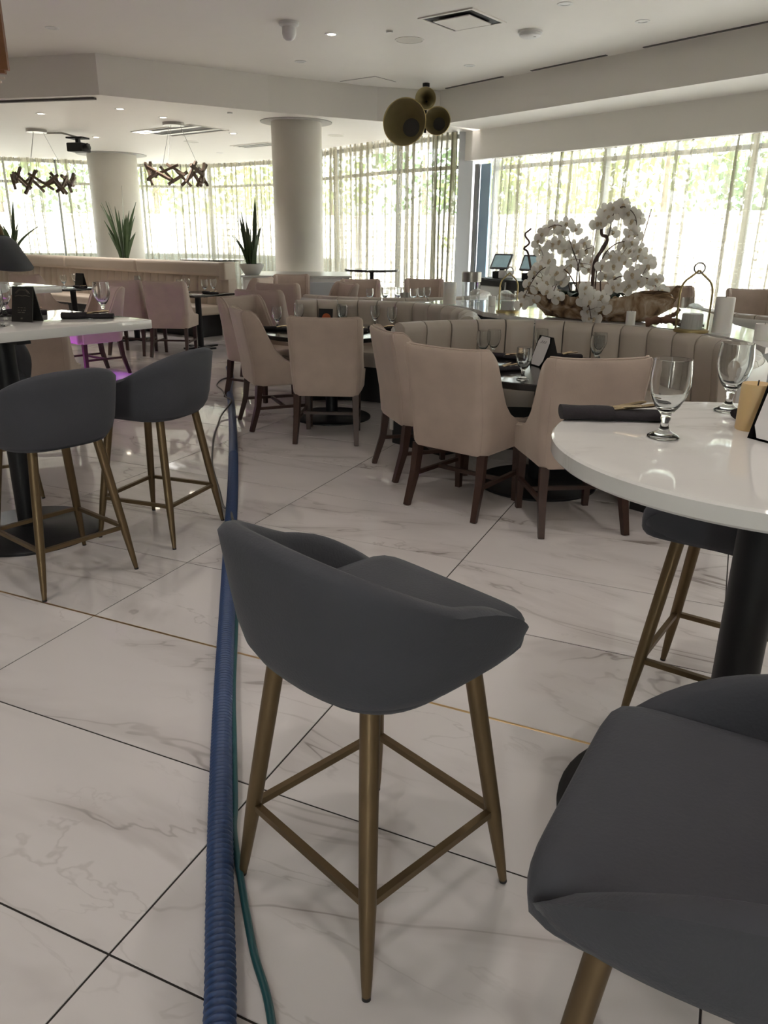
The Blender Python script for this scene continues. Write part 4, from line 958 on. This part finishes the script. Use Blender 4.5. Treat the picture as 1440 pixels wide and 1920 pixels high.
STEMS = {'left_arch':[(1.58,6.35,1.15),(1.51,6.35,1.29),(1.44,6.35,1.45),(1.39,6.35,1.56),(1.32,6.35,1.6),(1.22,6.35,1.56),(1.18,6.35,1.47)],'left_low':[(1.45,6.25,1.12),(1.39,6.25,1.24),(1.3,6.25,1.3),(1.2,6.25,1.27),(1.13,6.25,1.17),(1.07,6.25,1.03)],'front_left':[(1.42,6.05,1.12),(1.39,6.05,1.23),(1.32,6.05,1.28),(1.29,6.05,1.19),(1.26,6.05,1.09)],'front_mid':[(1.51,5.95,1.14),(1.51,5.95,1.18),(1.5,5.95,1.12),(1.55,5.95,0.93)],'right_arch':[(1.59,6.15,1.19),(1.61,6.15,1.38),(1.67,6.15,1.53),(1.69,6.15,1.68),(1.76,6.15,1.73),(1.85,6.15,1.67),(1.89,6.15,1.53)],'right_mid':[(1.59,6.05,1.19),(1.61,6.05,1.34),(1.69,6.05,1.46),(1.8,6.05,1.48),(1.91,6.05,1.39),(1.96,6.05,1.35)],'right_low':[(1.56,5.85,1.16),(1.66,5.85,1.22),(1.79,5.85,1.25),(1.93,5.85,1.22),(2.04,5.85,1.09)],'mid_back':[(1.56,6.4,1.15),(1.52,6.4,1.29),(1.56,6.4,1.41),(1.62,6.4,1.44)]}

def smooth_noise(seed):
    rnd = random.Random(seed); K = [(rnd.uniform(2, 9), rnd.uniform(2, 7), rnd.uniform(0, 6.28), rnd.uniform(.3, 1)) for _ in range(7)]
    return lambda u, v: sum(w*sin(a*u+b*v+p) for a, b, p, w in K)/3
def driftwood_bowl():
    b_ = NB(); f = smooth_noise(5); g = smooth_noise(8); N_ = 72; rows = []
    for sc, z, inn in ((.50, 0, 0), (.66, .01, 0), (.82, .07, 0), (.93, .125, 0), (1.0, .18, 0), (.99, .205, 0), (.93, .205, 1), (.86, .17, 1), (.70, .12, 1)):
        row = []
        for k in range(N_):
            a = 2*pi*k/N_; ex, ey = .60, .215
            rr = 1 + (.09*f(a, z*9) if not inn else .05*f(a, 1.6)); rim = .045*g(a, 0)*(z/.2)**2 + .03*sin(a*2+1)*(z/.2)**2
            row.append(Vector((ex*sc*rr*cos(a), ey*sc*rr*sin(a), max(0, z+rim) if z > 0 else 0)))
        rows.append(row)
    R = strip(b_, rows, close=True); b_.faces.new(R[0][::-1]); b_.faces.new(R[-1]); bmesh.ops.recalc_face_normals(b_, faces=b_.faces); return b_
ORX, ORY, ORA = 1.66, 6.20, atan2(-.55, .97)
o = thing('driftwood_planter', 'carved driftwood trough planter on the white counter, full of white orchids', 'planter', (ORX, ORY, .905), ORA)
link('trough', driftwood_bowl(), M['drift'], o, 50)
b_ = NB(); N_ = 40; R = strip(b_, [[Vector((.52*sc*cos(2*pi*k/N_), .165*sc*sin(2*pi*k/N_), .135+.02*(1-sc))) for k in range(N_)] for sc in (1, .7, .35)], close=True); b_.faces.new(R[-1]); link('moss', b_, M['soil'], o)
def petal(b_, ang, L, w, cup, tw=0., mi=0):
    rows = []
    for t, ww in ((.06, .18), (.25, .62), (.5, 1.0), (.75, .95), (.92, .55), (1.0, .12)):
        r = L*t; z = cup*sin(t*pi*.55) - .004
        rows.append([Vector((r, -w*ww, z-.004)), Vector((r, 0, z)), Vector((r, w*ww, z-.004))])
    m_ = Matrix.Rotation(ang, 3, 'Z')
    R = strip(b_, [[m_ @ p for p in row] for row in rows])
b_ = NB()
for a in (0, 180): petal(b_, radians(a), .062, .033, .010)
for a in (90, 218, 322): petal(b_, radians(a), .056, .021, .004)
n0 = len(b_.faces); vs = lathe(b_, [(0, .018), (.010, .012), (.013, .002), (.004, -.006), (0, -.008)], 8); petal(b_, radians(270), .026, .010, .016)
b_.faces.ensure_lookup_table()
for f in b_.faces[n0:]: f.material_index = 1
bl0 = link('bloom', b_, [M['petal'], M['petal_heart']], smooth=180); bloom_me = bl0.data; bpy.data.objects.remove(bl0)
OL = {'left_arch': 'white orchid whose spray arches over at the upper left of the trough', 'left_low': 'white orchid spilling low over the left end of the trough', 'front_left': 'white orchid cluster hanging at the front left of the trough',
      'front_mid': 'white orchid cluster hanging down the front middle of the driftwood', 'right_arch': 'tallest white orchid, its spray arching at the upper right', 'right_mid': 'white orchid spray below the tallest arch on the right',
      'right_low': 'white orchid spray reaching low over the right end of the trough', 'mid_back': 'white orchid spray in the middle at the back of the trough'}
rl = random.Random(12)
for key in BLOOMS:
    st = [Vector(p) for p in STEMS[key]]; base = Vector((st[0].x, st[0].y, 1.04))
    # keep the root inside the trough
    lx = max(-.46, min(.46, (base.x-ORX)*cos(ORA)+(base.y-ORY)*sin(ORA))); base = Vector((ORX+lx*cos(ORA), ORY+lx*sin(ORA), 1.045))
    o = thing('orchid', OL[key], 'orchid', base, 0, 'white orchids in the trough')
    path = catmull([Vector((0, 0, 0))] + [p-base for p in st[1:]], 6)
    b_ = NB(); tube(b_, path, [.0055-.003*k/len(path) for k in range(len(path))], 6); link('stem', b_, M['stem'], o)
    for p in BLOOMS[key]:
        p = Vector(p)
        near = min(path, key=lambda q: (q+base-p).length)
        c = bpy.data.objects.new('bloom', bloom_me); C.objects.link(c); c.parent = o; c.location = p-base
        fd = (Vector((0, 0, 1.5))-p).normalized() + Vector((rl.uniform(-.75, .75), rl.uniform(-.3, .3), rl.uniform(-.6, .45)))
        c.rotation_euler = (fd.to_track_quat('Z', 'Y').to_matrix() @ Matrix.Rotation(rl.uniform(-.7, .7), 3, 'Z')).to_euler(); s_ = rl.uniform(.85, 1.15); c.scale = (s_, s_, s_)
        b_ = NB(); tube(b_, [near, (near+p-base)*.5+Vector((0, 0, .01)), p-base-fd.normalized()*.004], .002, 5); link('pedicel', b_, M['stem'], o)
    for k in range(3):
        a = rl.uniform(0, 6.28); L = rl.uniform(.16, .26); w = rl.uniform(.03, .045); rows = []
        for i in range(7):
            t = i/6; r_ = L*t*.8; z = .02+.13*t-.10*t*t*1.2; ww = w*(sin(pi*min(1, t*.92+.06))**.6)
            rows.append([Vector((r_*cos(a)+ww*sin(a), r_*sin(a)-ww*cos(a), z+.012)), Vector((r_*cos(a), r_*sin(a), z)), Vector((r_*cos(a)-ww*sin(a), r_*sin(a)+ww*cos(a), z+.012))])
        b_ = NB(); strip(b_, rows); link('leaf', b_, M['leaf'], o, 180)
def branch(pts, r0, r1, m, label, name='twig', loc=None):
    P = catmull(pts, 8); base = P[0]; b_ = NB(); tube(b_, [p-base for p in P], [r0+(r1-r0)*k/len(P) for k in range(len(P))], 8)
    return tag(link(name, b_, m, loc=base), label, 'twig')
branch([(1.592, 6.2, 1.03), (1.595, 6.2, 1.19), (1.601, 6.2, 1.34), (1.666, 6.2, 1.457), (1.672, 6.2, 1.514), (1.628, 6.2, 1.54), (1.628, 6.2, 1.64)], .016, .011, M['stem'], 'thick crooked brown twig standing among the orchids')
branch([(1.30, 6.42, 1.03), (1.19, 6.5, 1.203), (1.133, 6.5, 1.387), (1.10, 6.5, 1.424), (1.137, 6.5, 1.468), (1.10, 6.5, 1.528), (1.145, 6.5, 1.575)], .011, .007, M['stem'], 'thin curly twig at the left of the orchids above a terminal')
for p, q, lb in (((1.576, 6.25, 1.03), (1.611, 6.3, 1.572), 'pale straight cane standing in the middle of the orchids'), ((1.83, 6.1, 1.03), (1.985, 6.2, 1.72), 'pale straight cane leaning right out of the orchids')):
    b_ = NB(); tube(b_, [(0, 0, 0), Vector(q)-Vector(p)], .0045, 6); tag(link('cane_stick', b_, M['cane'], loc=p), lb, 'stick')
# loose driftwood on the counter
o = thing('driftwood_piece', 'dark red driftwood branch lying on the counter left of the lantern', 'driftwood', (2.02, 5.62, .905), radians(-25))
for k, (pts, r_) in enumerate((([(-.16, 0, .03), (-.04, .01, .055), (.1, -.02, .05), (.22, .03, .075)], .03), ([(-.06, 0, .05), (.02, .05, .09), (.06, .06, .13)], .022), ([(.04, -.01, .04), (.14, -.06, .03), (.24, -.05, .035)], .018))):
    b_ = NB(); P = catmull(pts, 6); tube(b_, P, [r_*(1-.6*i/len(P))*(1+.25*sin(i*2.1+k)) for i in range(len(P))], 9); link('limb', b_, M['drift_dark'], o, 60)

# ------------------------------------------------------------------ candles, lanterns, hurricane on the counter
def pillar(x, y, z, r, h, label, m='wax', name='pillar_candle'):
    o = thing(name, label, 'candle', (x, y, z)); b_ = NB()
    lathe(b_, [(0, 0), (r*.97, 0), (r, .004), (r, h-.006), (r*.95, h), (r*.8, h-.004), (r*.3, h-.010), (0, h-.011)], 36); link('body', b_, M[m], o)
    b_ = NB(); tube(b_, [(0, 0, h-.012), (.001, 0, h+.008)], .0016, 6); link('wick', b_, M['black'], o); return o
pillar(2.295, 5.37, .905, .062, .235, 'tall white pillar candle beside the brass lantern')
pillar(2.40, 4.98, .905, .055, .10, 'short white candle at the right edge on the counter end')
pillar(1.80, 5.80, .905, .034, .10, 'small white candle in front of the driftwood trough')
pillar(.60, 7.55, .905, .062, .20, 'tall white pillar candle at the far left end of the counter')
pillar(.98, 7.35, .905, .034, .09, 'small white candle beside the glass hurricane')
def lantern(x, y, z, rz, w, h, label, solid=True):
    o = thing('brass_lantern', label, 'lantern', (x, y, z), rz)
    b_ = NB(); lathe(b_, [(0, 0), (w/2+.012, 0), (w/2+.012, .016), (w/2, .022), (0, .022)], 36); link('tray', b_, M['gold'], o)
    P = [(-w/2, 0, .02), (-w/2, 0, h*.52), (-w/2+.004, 0, h*.64), (-w*.38, 0, h*.74), (-w*.16, 0, h*.83), (0, 0, h*.90)]
    pts = catmull(P, 5)
    for s in (1, -1):
        b_ = NB(); tube(b_, [(p.x*s, 0, p.z) for p in pts], .0065, 8); link('arm', b_, M['gold'], o)
    b_ = NB(); tube(b_, [(.034*cos(2*pi*k/24), .004*sin(4*pi*k/24), h*.93+.034*sin(2*pi*k/24)) for k in range(25)], .005, 8, cap=False); link('ring', b_, M['steel'], o)
    b_ = NB(); lathe(b_, [(w*.42, .022), (w*.42, h*.50), (w*.42-.003, h*.50), (w*.42-.003, .022)], 40); link('chimney', b_, M['thin'], o)
    b_ = NB(); lathe(b_, [(0, .022), (w*.34, .022), (w*.34, h*.24), (w*.33, h*.27), (0, h*.27)], 30)
    link('candle', b_, M['wax'], o); return o
lantern(2.10, 5.40, .905, radians(-22), .205, .45, 'brass lantern with a glass chimney and ring handle right of the orchids')
lantern(1.03, 6.72, .905, radians(20), .17, .36, 'brass lantern with a bent handle at the left of the orchids')
o = thing('hurricane_glass', 'clear glass hurricane on the counter right of a tall white candle', 'vase', (.78, 7.36, .905))
b_ = NB(); lathe(b_, [(.085, 0), (.085, .30), (.088, .305), (.082, .305), (.081, .004), (0, .004), (0, 0)], 40); link('vessel', b_, M['thin'], o)
b_ = NB(); lathe(b_, [(.081, .215), (.0885, .215), (.0885, .30), (.081, .30), (.081, .215)], 40); link('silver_band', b_, M['steel'], o)

# ------------------------------------------------------------------ glasses
GP = [(0, 0), (.034, 0), (.0365, .002), (.036, .004), (.028, .008), (.014, .016), (.0095, .026), (.0085, .036), (.0115, .046), (.0105, .051), (.015, .058), (.028, .074), (.0395, .097), (.0455, .124), (.0450, .148), (.0425, .172), (.0418, .180), (.0405, .1805), (.0408, .172), (.0430, .148), (.0434, .124), (.0376, .099), (.0265, .0775), (.012, .0655), (0, .063)]
b_ = NB(); lathe(b_, GP, 40); g0 = link('water_goblet', b_, M['glass'], smooth=60); gob_me = g0.data; bpy.data.objects.remove(g0)
def goblet(x, y, z, label):
    o = bpy.data.objects.new('water_goblet', gob_me); C.objects.link(o); o.location = (x, y, z+.0005); return tag(o, label, 'glass', 'stemmed water goblets')
def polar(c, r, d): return c[0]+r*cos(radians(d)), c[1]+r*sin(radians(d))
goblet(.648, 1.742, 1.06, 'water goblet at the near edge of the round white bar table')
goblet(.925, 2.045, 1.06, 'water goblet at the far side of the round white bar table')
goblet(-1.605, 4.47, 1.06, 'water goblet by the right corner of the white high table')
goblet(-1.905, 3.83, 1.06, 'water goblet at the left photo edge, nearest beside the black tent card')
goblet(-2.10, 4.33, 1.06, 'water goblet behind the black tent card')
Z7 = .745
for x, y, lb in ((.775, 4.335, 'water goblet nearest us on the right round table, left of the menu stand'), (.64, 5.12, 'water goblet at the back left of the right round table, the nearer of two'), (.72, 5.20, 'water goblet at the back left of the right round table, the farther of two'),
                 (1.05, 5.28, 'water goblet behind the menu stand on the right round table'), (1.34, 4.93, 'water goblet above the hidden chair on the right round table, the nearer of two'), (1.40, 5.10, 'water goblet above the hidden chair on the right round table, the farther of two'),
                 (-.945, 6.80, 'water goblet beside the dark napkin at the left of the left round table'), (-.78, 7.02, 'water goblet at the back left of the left round table'), (-.40, 7.12, 'tall water goblet behind the picture card on the left round table'), (-.38, 6.90, 'water goblet just above the chair back on the left round table'),
                 (-.10, 7.02, 'water goblet at the back right of the left round table'), (.05, 6.86, 'water goblet at the right edge of the left round table'),
                 (-.20, 9.45, 'water goblet at the left on the far booth table'), (-.02, 9.62, 'second water goblet from the left on the far booth table'), (.14, 9.75, 'small looking water goblet in the middle of the far booth table'), (.32, 9.50, 'water goblet left of two on the right of the far booth table'), (.42, 9.66, 'low water goblet between two others on the far booth table'), (.50, 9.82, 'rightmost water goblet on the far booth table'),
                 (-2.50, 10.93, 'water goblet at the right end banquette table, the nearer of two'), (-2.42, 11.12, 'water goblet at the right end banquette table, the farther of two'), (-2.86, 11.0, 'water goblet peeking over the banquette chair back, the nearer of two'), (-2.80, 11.18, 'water goblet peeking over the banquette chair back, the farther of two'),
                 (-3.62, 11.62, 'water goblet on the middle banquette table, the nearer of two'), (-3.70, 11.86, 'water goblet on the middle banquette table, the farther of two'), (-4.78, 11.80, 'water goblet beside the menu card on the left banquette table, the nearer of two'), (-4.72, 12.1, 'water goblet beside the menu card on the left banquette table, the farther of two')):
    goblet(x, y, Z7, lb)
o = thing('votive_holder', 'dark glass votive holder on the far booth table', 'candle', (.22, 9.55, Z7)); b_ = NB(); lathe(b_, [(0, 0), (.052, 0), (.055, .13), (.050, .13), (.047, .006), (0, .006)], 24); link('holder', b_, M['steel'], o)
b_ = NB(); lathe(b_, [(0, .006), (.045, .006), (.045, .06), (0, .06)], 20); link('wax_fill', b_, M['wax'], o)
pillar(.16, 9.40, Z7, .04, .07, 'short pale candle on the far booth table')
pillar(-.30, 6.98, Z7, .034, .075, 'short cream candle beside the picture card on the left round table', 'beige_wax')

# ------------------------------------------------------------------ rolled napkins with cutlery
def napkin(x, y, z, rz, L, label, first=[None]):
    if first[0] is not None: return dup(first[0], (x, y, z), rz, label)
    o = thing('rolled_napkin', label, 'napkin', (x, y, z), rz, 'dark rolled napkins with cutlery')
    def roll(x0, x1, w, h, z0, name, flop):
        b_ = NB(); rows = []
        for i in range(9):
            t = i/8; xx = x0+(x1-x0)*t; k_ = 1+.04*sin(t*9+flop)
            rows.append([Vector((xx, w*k_*cos(a)*(1-.12*abs(sin(a))), z0+h*.5+h*.5*k_*math.copysign(abs(sin(a))**.7, sin(a)))) for a in [2*pi*q/20 for q in range(20)]])
        R = strip(b_, rows, close=True); b_.faces.new(R[0]); b_.faces.new(R[-1][::-1]); bmesh.ops.recalc_face_normals(b_, faces=b_.faces)
        return link(name, b_, M['napkin'], o, 60)
    roll(-L/2, L/2, .034, .026, .0, 'cloth_roll', 0); roll(-L/2-.002, -.005, .038, .033, .001, 'folded_pocket', 1.3)
    for k, (dx, dy, ang, m) in enumerate(((.02, .004, .32, 'cutlery'), (.035, -.008, .12, 'cutlery'), (.0, .012, -.2, 'cutlery'))):
        b_ = NB(); d = Vector((cos(ang), sin(ang), .10)); p = Vector((dx-.05, dy, .026)); pts = [p, p+d*.07, p+d*.11, p+d*.125]
        tube(b_, pts, [.0035, .0042, .0052, .0030], 8); link('cutlery_handle', b_, M[m], o)
    first[0] = o; return o
napkin(.583, 1.925, 1.06, radians(-3), .265, 'dark rolled napkin with cutlery at the left of the round white bar table')
napkin(1.02, 1.99, 1.06, radians(35), .265, 'dark rolled napkin behind the amber candle on the round white bar table')
napkin(-1.62, 4.27, 1.06, radians(12), .265, 'dark rolled napkin with cutlery by the right corner of the white high table')
napkin(-1.99, 3.72, 1.06, radians(8), .265, 'dark rolled napkin at the near left edge of the white high table')
napkin(-2.05, 4.42, 1.06, radians(20), .265, 'dark rolled napkin just right of the black tent card')
for x, y, a, lb in ((.70, 4.62, 25, 'dark rolled napkin with gold cutlery left of the near goblet on the right round table'), (.80, 5.13, -30, 'dark rolled napkin at the back left of the right round table'), (1.18, 5.18, 10, 'dark rolled napkin above the hidden chair on the right round table'),
                 (-.92, 6.62, 5, 'dark rolled napkin at the left of the left round table'), (-.02, 6.72, 10, 'dark rolled napkin at the right edge of the left round table'), (-.22, 6.5, 70, 'dark rolled napkin at the near right of the left round table'),
                 (-2.40, 10.83, -37, 'dark rolled napkin on the right end banquette table'), (-4.52, 11.74, -37, 'dark rolled napkin beside the menu card on the left banquette table'), (-3.74, 11.52, -37, 'dark rolled napkin on the middle banquette table')):
    napkin(x, y, Z7, radians(a), .265, lb)

# ------------------------------------------------------------------ cards, stands, amber candle
pillar(.893, 1.835, 1.06, .036, .112, 'amber wax candle at the right edge of the round white bar table', 'beige_wax', 'amber_candle')
def menu_stand(x, y, z, rz, s, label):
    o = thing('menu_stand', label, 'stand', (x, y, z), rz)
    w, h, dp = .062*s, .145*s, .052*s
    b_ = NB(); prism_pts = [(-dp, 0), (dp, 0), (.004, h), (-.004, h)]
    a = [b_.verts.new((-w, p, q)) for p, q in prism_pts]; c = [b_.verts.new((w, p, q)) for p, q in prism_pts]
    for k in (1, 2, 0):
        b_.faces.new((a[k], c[k], c[(k+1) % 4], a[(k+1) % 4]))
    b_.faces.new(a); b_.faces.new(c[::-1])
    bmesh.ops.recalc_face_normals(b_, faces=b_.faces); link('black_frame', b_, M['card_black'], o, 0)
    n = Vector((0, -h, dp)).normalized(); up = Vector((0, dp, h)).normalized()
    ctr = Vector((0, -dp*.5, h*.5)) + n*.003
    def lay(pts, m, off, name, par):
        b2 = NB(); lo = [b2.verts.new(ctr+Vector((px, 0, 0))+up*py+n*off) for px, py in pts]; hi = [b2.verts.new(ctr+Vector((px, 0, 0))+up*py+n*(off+.0012)) for px, py in pts]
        m_ = len(pts)
        for k in range(m_): b2.faces.new((lo[k], lo[(k+1) % m_], hi[(k+1) % m_], hi[k]))
        b2.faces.new(hi); b2.faces.new(lo[::-1]); bmesh.ops.recalc_face_normals(b2, faces=b2.faces); return link(name, b2, m, par, 0)
    cw_, ch, k_ = w*.86, h*.5, .016*s
    card = lay([(-cw_+k_, -ch), (cw_-k_, -ch), (cw_, -ch+k_*1.6), (cw_, ch-k_*1.6), (cw_-k_, ch), (-cw_+k_, ch), (-cw_, ch-k_*1.6), (-cw_, -ch+k_*1.6)], M['card_white'], 0, 'card', o)
    b2 = NB(); P = [ctr+Vector((t*.5*cw_, 0, 0))+up*(ch*.62+.007*s*sin(t*9))+n*.0016 for t in [q/14*2-1 for q in range(15)]]; tube(b2, P, .0011*s, 5); link('script_mark', b2, M['card_ink'], card)
    return o
menu_stand(1.0, 4.86, Z7, radians(-70), 1.25, 'black menu stand with a white card on the right round table')
menu_stand(.925, 1.715, 1.06, radians(-62), 1.05, 'black menu stand with a white card on the round white bar table')
def tent(x, y, z, rz, w, h, label, ornate=True):
    o = thing('tent_card', label, 'card', (x, y, z), rz)
    dp = .045
    b_ = NB()
    for s in (-1, 1):
        a = atan2(dp, h); box(b_, (0, s*dp*.5, h*.5), (w, .003, sqrt(h*h+dp*dp)), .0005, Euler((s*a, 0, 0)).to_matrix()) if False else None
    P = [(-dp, 0), (-dp+.004, 0), (0, h-.006), (dp-.004, 0), (dp, 0), (.003, h), (-.003, h)]
    a = [b_.verts.new((-w/2, p, q)) for p, q in P]; c = [b_.verts.new((w/2, p, q)) for p, q in P]; n_ = len(P)
    for k in range(n_): b_.faces.new((a[k], a[(k+1) % n_], c[(k+1) % n_], c[k]))
    b_.faces.new(a[::-1]); b_.faces.new(c); bmesh.ops.recalc_face_normals(b_, faces=b_.faces); link('folded_card', b_, M['card_black'], o, 0)
    if ornate:
        def at(px, t): return Vector((px, -dp*(1-t)-.002+.0*t, h*t))
        b2 = NB()
        for r_, zz in ((.040, .80), (.033, .79)): tube(b2, [at(r_*cos(q), zz+r_*.55/h*sin(q)) for q in [pi*k/12 for k in range(13)]], .0012, 5)
        for sx in (-1, 1): tube(b2, [at(sx*.044, .80), at(sx*.030, .86), at(sx*.016, .93)], .0014, 5)
        tube(b2, [at(-.044, .72), at(-.02, .75), at(0, .73), at(.02, .75), at(.044, .72)], .0016, 5)
        link('crest_print', b2, M['card_gold'], o)
        b2 = NB()
        for zz, ws in ((.40, (.012, .016, .012)), (.33, (.014, .010, .018)), (.27, (.02, .02))):
            x0 = -.024
            for q in ws: tube(b2, [at(x0, zz), at(x0+q-.004, zz)], .0016, 4); x0 += q+.004
        tube(b2, [at(-.004, .10), at(.004, .10)], .004, 6)
        link('print_lines', b2, M['card_gold'], o)
    return o
tent(-1.875, 4.10, 1.06, radians(-14), .125, .175, 'black folded tent card with a faint crest on the white high table')
tent(-4.60, 11.98, Z7, radians(-30), .17, .20, 'black menu card on the left banquette table', False)
o = thing('picture_card', 'small dark card with an orange picture on the left round table', 'card', (-.545, 7.0, Z7), radians(-12), rot=(radians(-12), 0, radians(-12)))
b_ = NB(); box(b_, (0, 0, .075), (.13, .006, .15), .001); link('panel', b_, M['card_black'], o, 0)
b_ = NB(); lathe(b_, [(0, -.0045), (.04, -.0045), (.04, -.002), (0, -.002)], 24, Matrix.Translation((.008, 0, .07)) @ Matrix.Rotation(radians(-90), 4, 'X')); link('orange_print', b_, M['orange'], o)

# ------------------------------------------------------------------ order station with two terminals
so = Vector((1.36, 12.50)); sd = Vector((.5, -.86)).normalized(); srz = atan2(sd.y, sd.x)
st = thing('order_station', 'black order station counter by the right window', 'counter', (so.x, so.y, 0), srz)
b_ = NB(); box(b_, (.80, .29, .915), (1.66, .62, .03), .004); link('top', b_, M['black_metal'], st, 0)
b_ = NB(); box(b_, (.80, .30, .45), (1.60, .54, .90), .004); link('body', b_, M['black'], st, 0)
b_ = NB(); box(b_, (.42, .022, .44), (.50, .03, .76), .01); link('steel_front', b_, M['steel'], st, 0)
b_ = NB(); box(b_, (.78, .02, .45), (.03, .03, .88), .003); link('divider', b_, M['steel'], st, 0)
def terminal(t, label):
    p = so + sd*t + Vector((-sd.y, sd.x))*.28
    o = thing('order_terminal', label, 'terminal', (p.x, p.y, .93), srz+radians(26))
    b_ = NB(); box(b_, (0, .02, .05), (.20, .20, .10), .012); link('base', b_, M['black'], o, 40)
    b_ = NB(); box(b_, (0, .06, .14), (.07, .05, .16), .01, Euler((radians(-25), 0, 0)).to_matrix()); link('neck', b_, M['black'], o, 40)
    rot = Euler((radians(-38), 0, 0)).to_matrix()
    b_ = NB(); box(b_, (0, 0, 0), (.31, .03, .27), .008, rot); bmesh.ops.translate(b_, vec=(0, .02, .24), verts=b_.verts); s_ = link('screen_frame', b_, M['frame_grey'], o, 40)
    b_ = NB(); box(b_, (0, -.016, .005), (.26, .004, .215), .001, rot); bmesh.ops.translate(b_, vec=(0, .02, .24), verts=b_.verts); link('screen', b_, M['screen'], s_, 0)
terminal(.30, 'order terminal with a tilted screen, the left of two on the station')
terminal(1.0, 'order terminal with a tilted screen, the right one beside the orchids')
o = thing('receipt_printer', 'pale receipt printer between the two terminals', 'printer', (1.80, 12.12, .93), srz); b_ = NB(); box(b_, (0, 0, .06), (.15, .18, .12), .02, seg=3); link('housing', b_, M['white_plastic'], o, 40); b_ = NB(); box(b_, (0, -.04, .121), (.09, .01, .006)); link('paper_slot', b_, M['black'], o, 0)

# ------------------------------------------------------------------ hose and cables on the floor
hp = catmull([(-.20, .25, .034), (-.262, .72, .034), (-.311, 1.076, .034), (-.368, 1.356, .034), (-.439, 1.711, .034), (-.536, 2.232, .034), (-.665, 2.965, .034), (-.799, 3.716, .034), (-.961, 4.644, .034), (-1.168, 5.74, .034), (-1.408, 6.924, .034), (-1.578, 7.701, .034), (-1.70, 8.42, .034), (-1.86, 9.1, .034)], 24)
b_ = NB(); acc = 0; rings = []; dense = []
step = .0042
for a, b in zip(hp[:-1], hp[1:]):
    L = (b-a).length; t = 0
    while acc + (L-t) >= step:
        t += step-acc; acc = 0; dense.append(a.lerp(b, t/L))
    acc += L-t
lim = next(k for k, p in enumerate(dense) if p.y > 5.2)
rads = [.0335 if k % 4 in (0, 1) else .0272 for k in range(lim)]; pts = dense[:lim]
for p in dense[lim::12]: pts.append(p); rads.append(.0325)
tube(b_, pts, rads, 14); o = link('vacuum_hose', b_, M['blue_hose'], smooth=180); tag(o, 'long ribbed blue vacuum hose lying across the marble floor', 'hose')
tp = catmull([(-.14, .75, .011), (-.212, 1.095, .011), (-.277, 1.264, .011), (-.344, 1.474, .011), (-.386, 1.617, .011), (-.402, 1.72, .02), (-.455, 1.99, .03), (-.515, 2.30, .03), (-.615, 2.90, .02), (-.72, 3.45, .011), (-.80, 3.86, .011)], 10)
b_ = NB(); tube(b_, tp, .009, 10); tag(link('teal_cord', b_, M['teal_cable'], smooth=180), 'thin teal cord running along the right side of the blue hose', 'cord')
gp = catmull([(-1.72, 8.6, .008), (-1.80, 8.40, .008), (-1.78, 8.06, .008), (-1.64, 7.66, .03), (-1.50, 7.15, .065), (-1.40, 6.90, .078), (-1.42, 6.55, .03), (-1.40, 6.3, .01), (-1.345, 5.87, .008), (-1.27, 5.466, .008), (-1.18, 5.045, .008), (-1.02, 4.50, .008), (-.93, 4.18, .02), (-.86, 4.03, .05), (-.80, 3.80, .075)], 8)
b_ = NB(); tube(b_, gp, .007, 8); tag(link('grey_cord', b_, M['grey_cable'], smooth=180), 'grey power cord looping over the far end of the blue hose', 'cord')

# ------------------------------------------------------------------ purple strip lamp along the bar front at the left
o = thing('led_strip', 'purple strip lamp along the bar front at the left', 'light', (-4.35, 7.9, .85), atan2(1, -.35))
b_ = NB(); box(b_, (0, 0, 0), (1.6, .03, .03), .004); link('channel', b_, M['steel'], o, 0)
b_ = NB(); box(b_, (0, -.02, 0), (1.5, .01, .02)); link('diffuser', b_, emit('purple_glow', (.55, .03, 1.0), 5), o, 0)
ld = bpy.data.lights.new('led_lamp', 'AREA'); ld.shape = 'RECTANGLE'; ld.size = 1.5; ld.size_y = .05; ld.spread = radians(44); ld.energy = 6.5; ld.color = (.50, .0, 1.0)
lo = bpy.data.objects.new('led_lamp', ld); C.objects.link(lo); lo.parent = o; lo.location = (0, -.03, 0); lo.rotation_euler = (radians(-50), 0, 0)
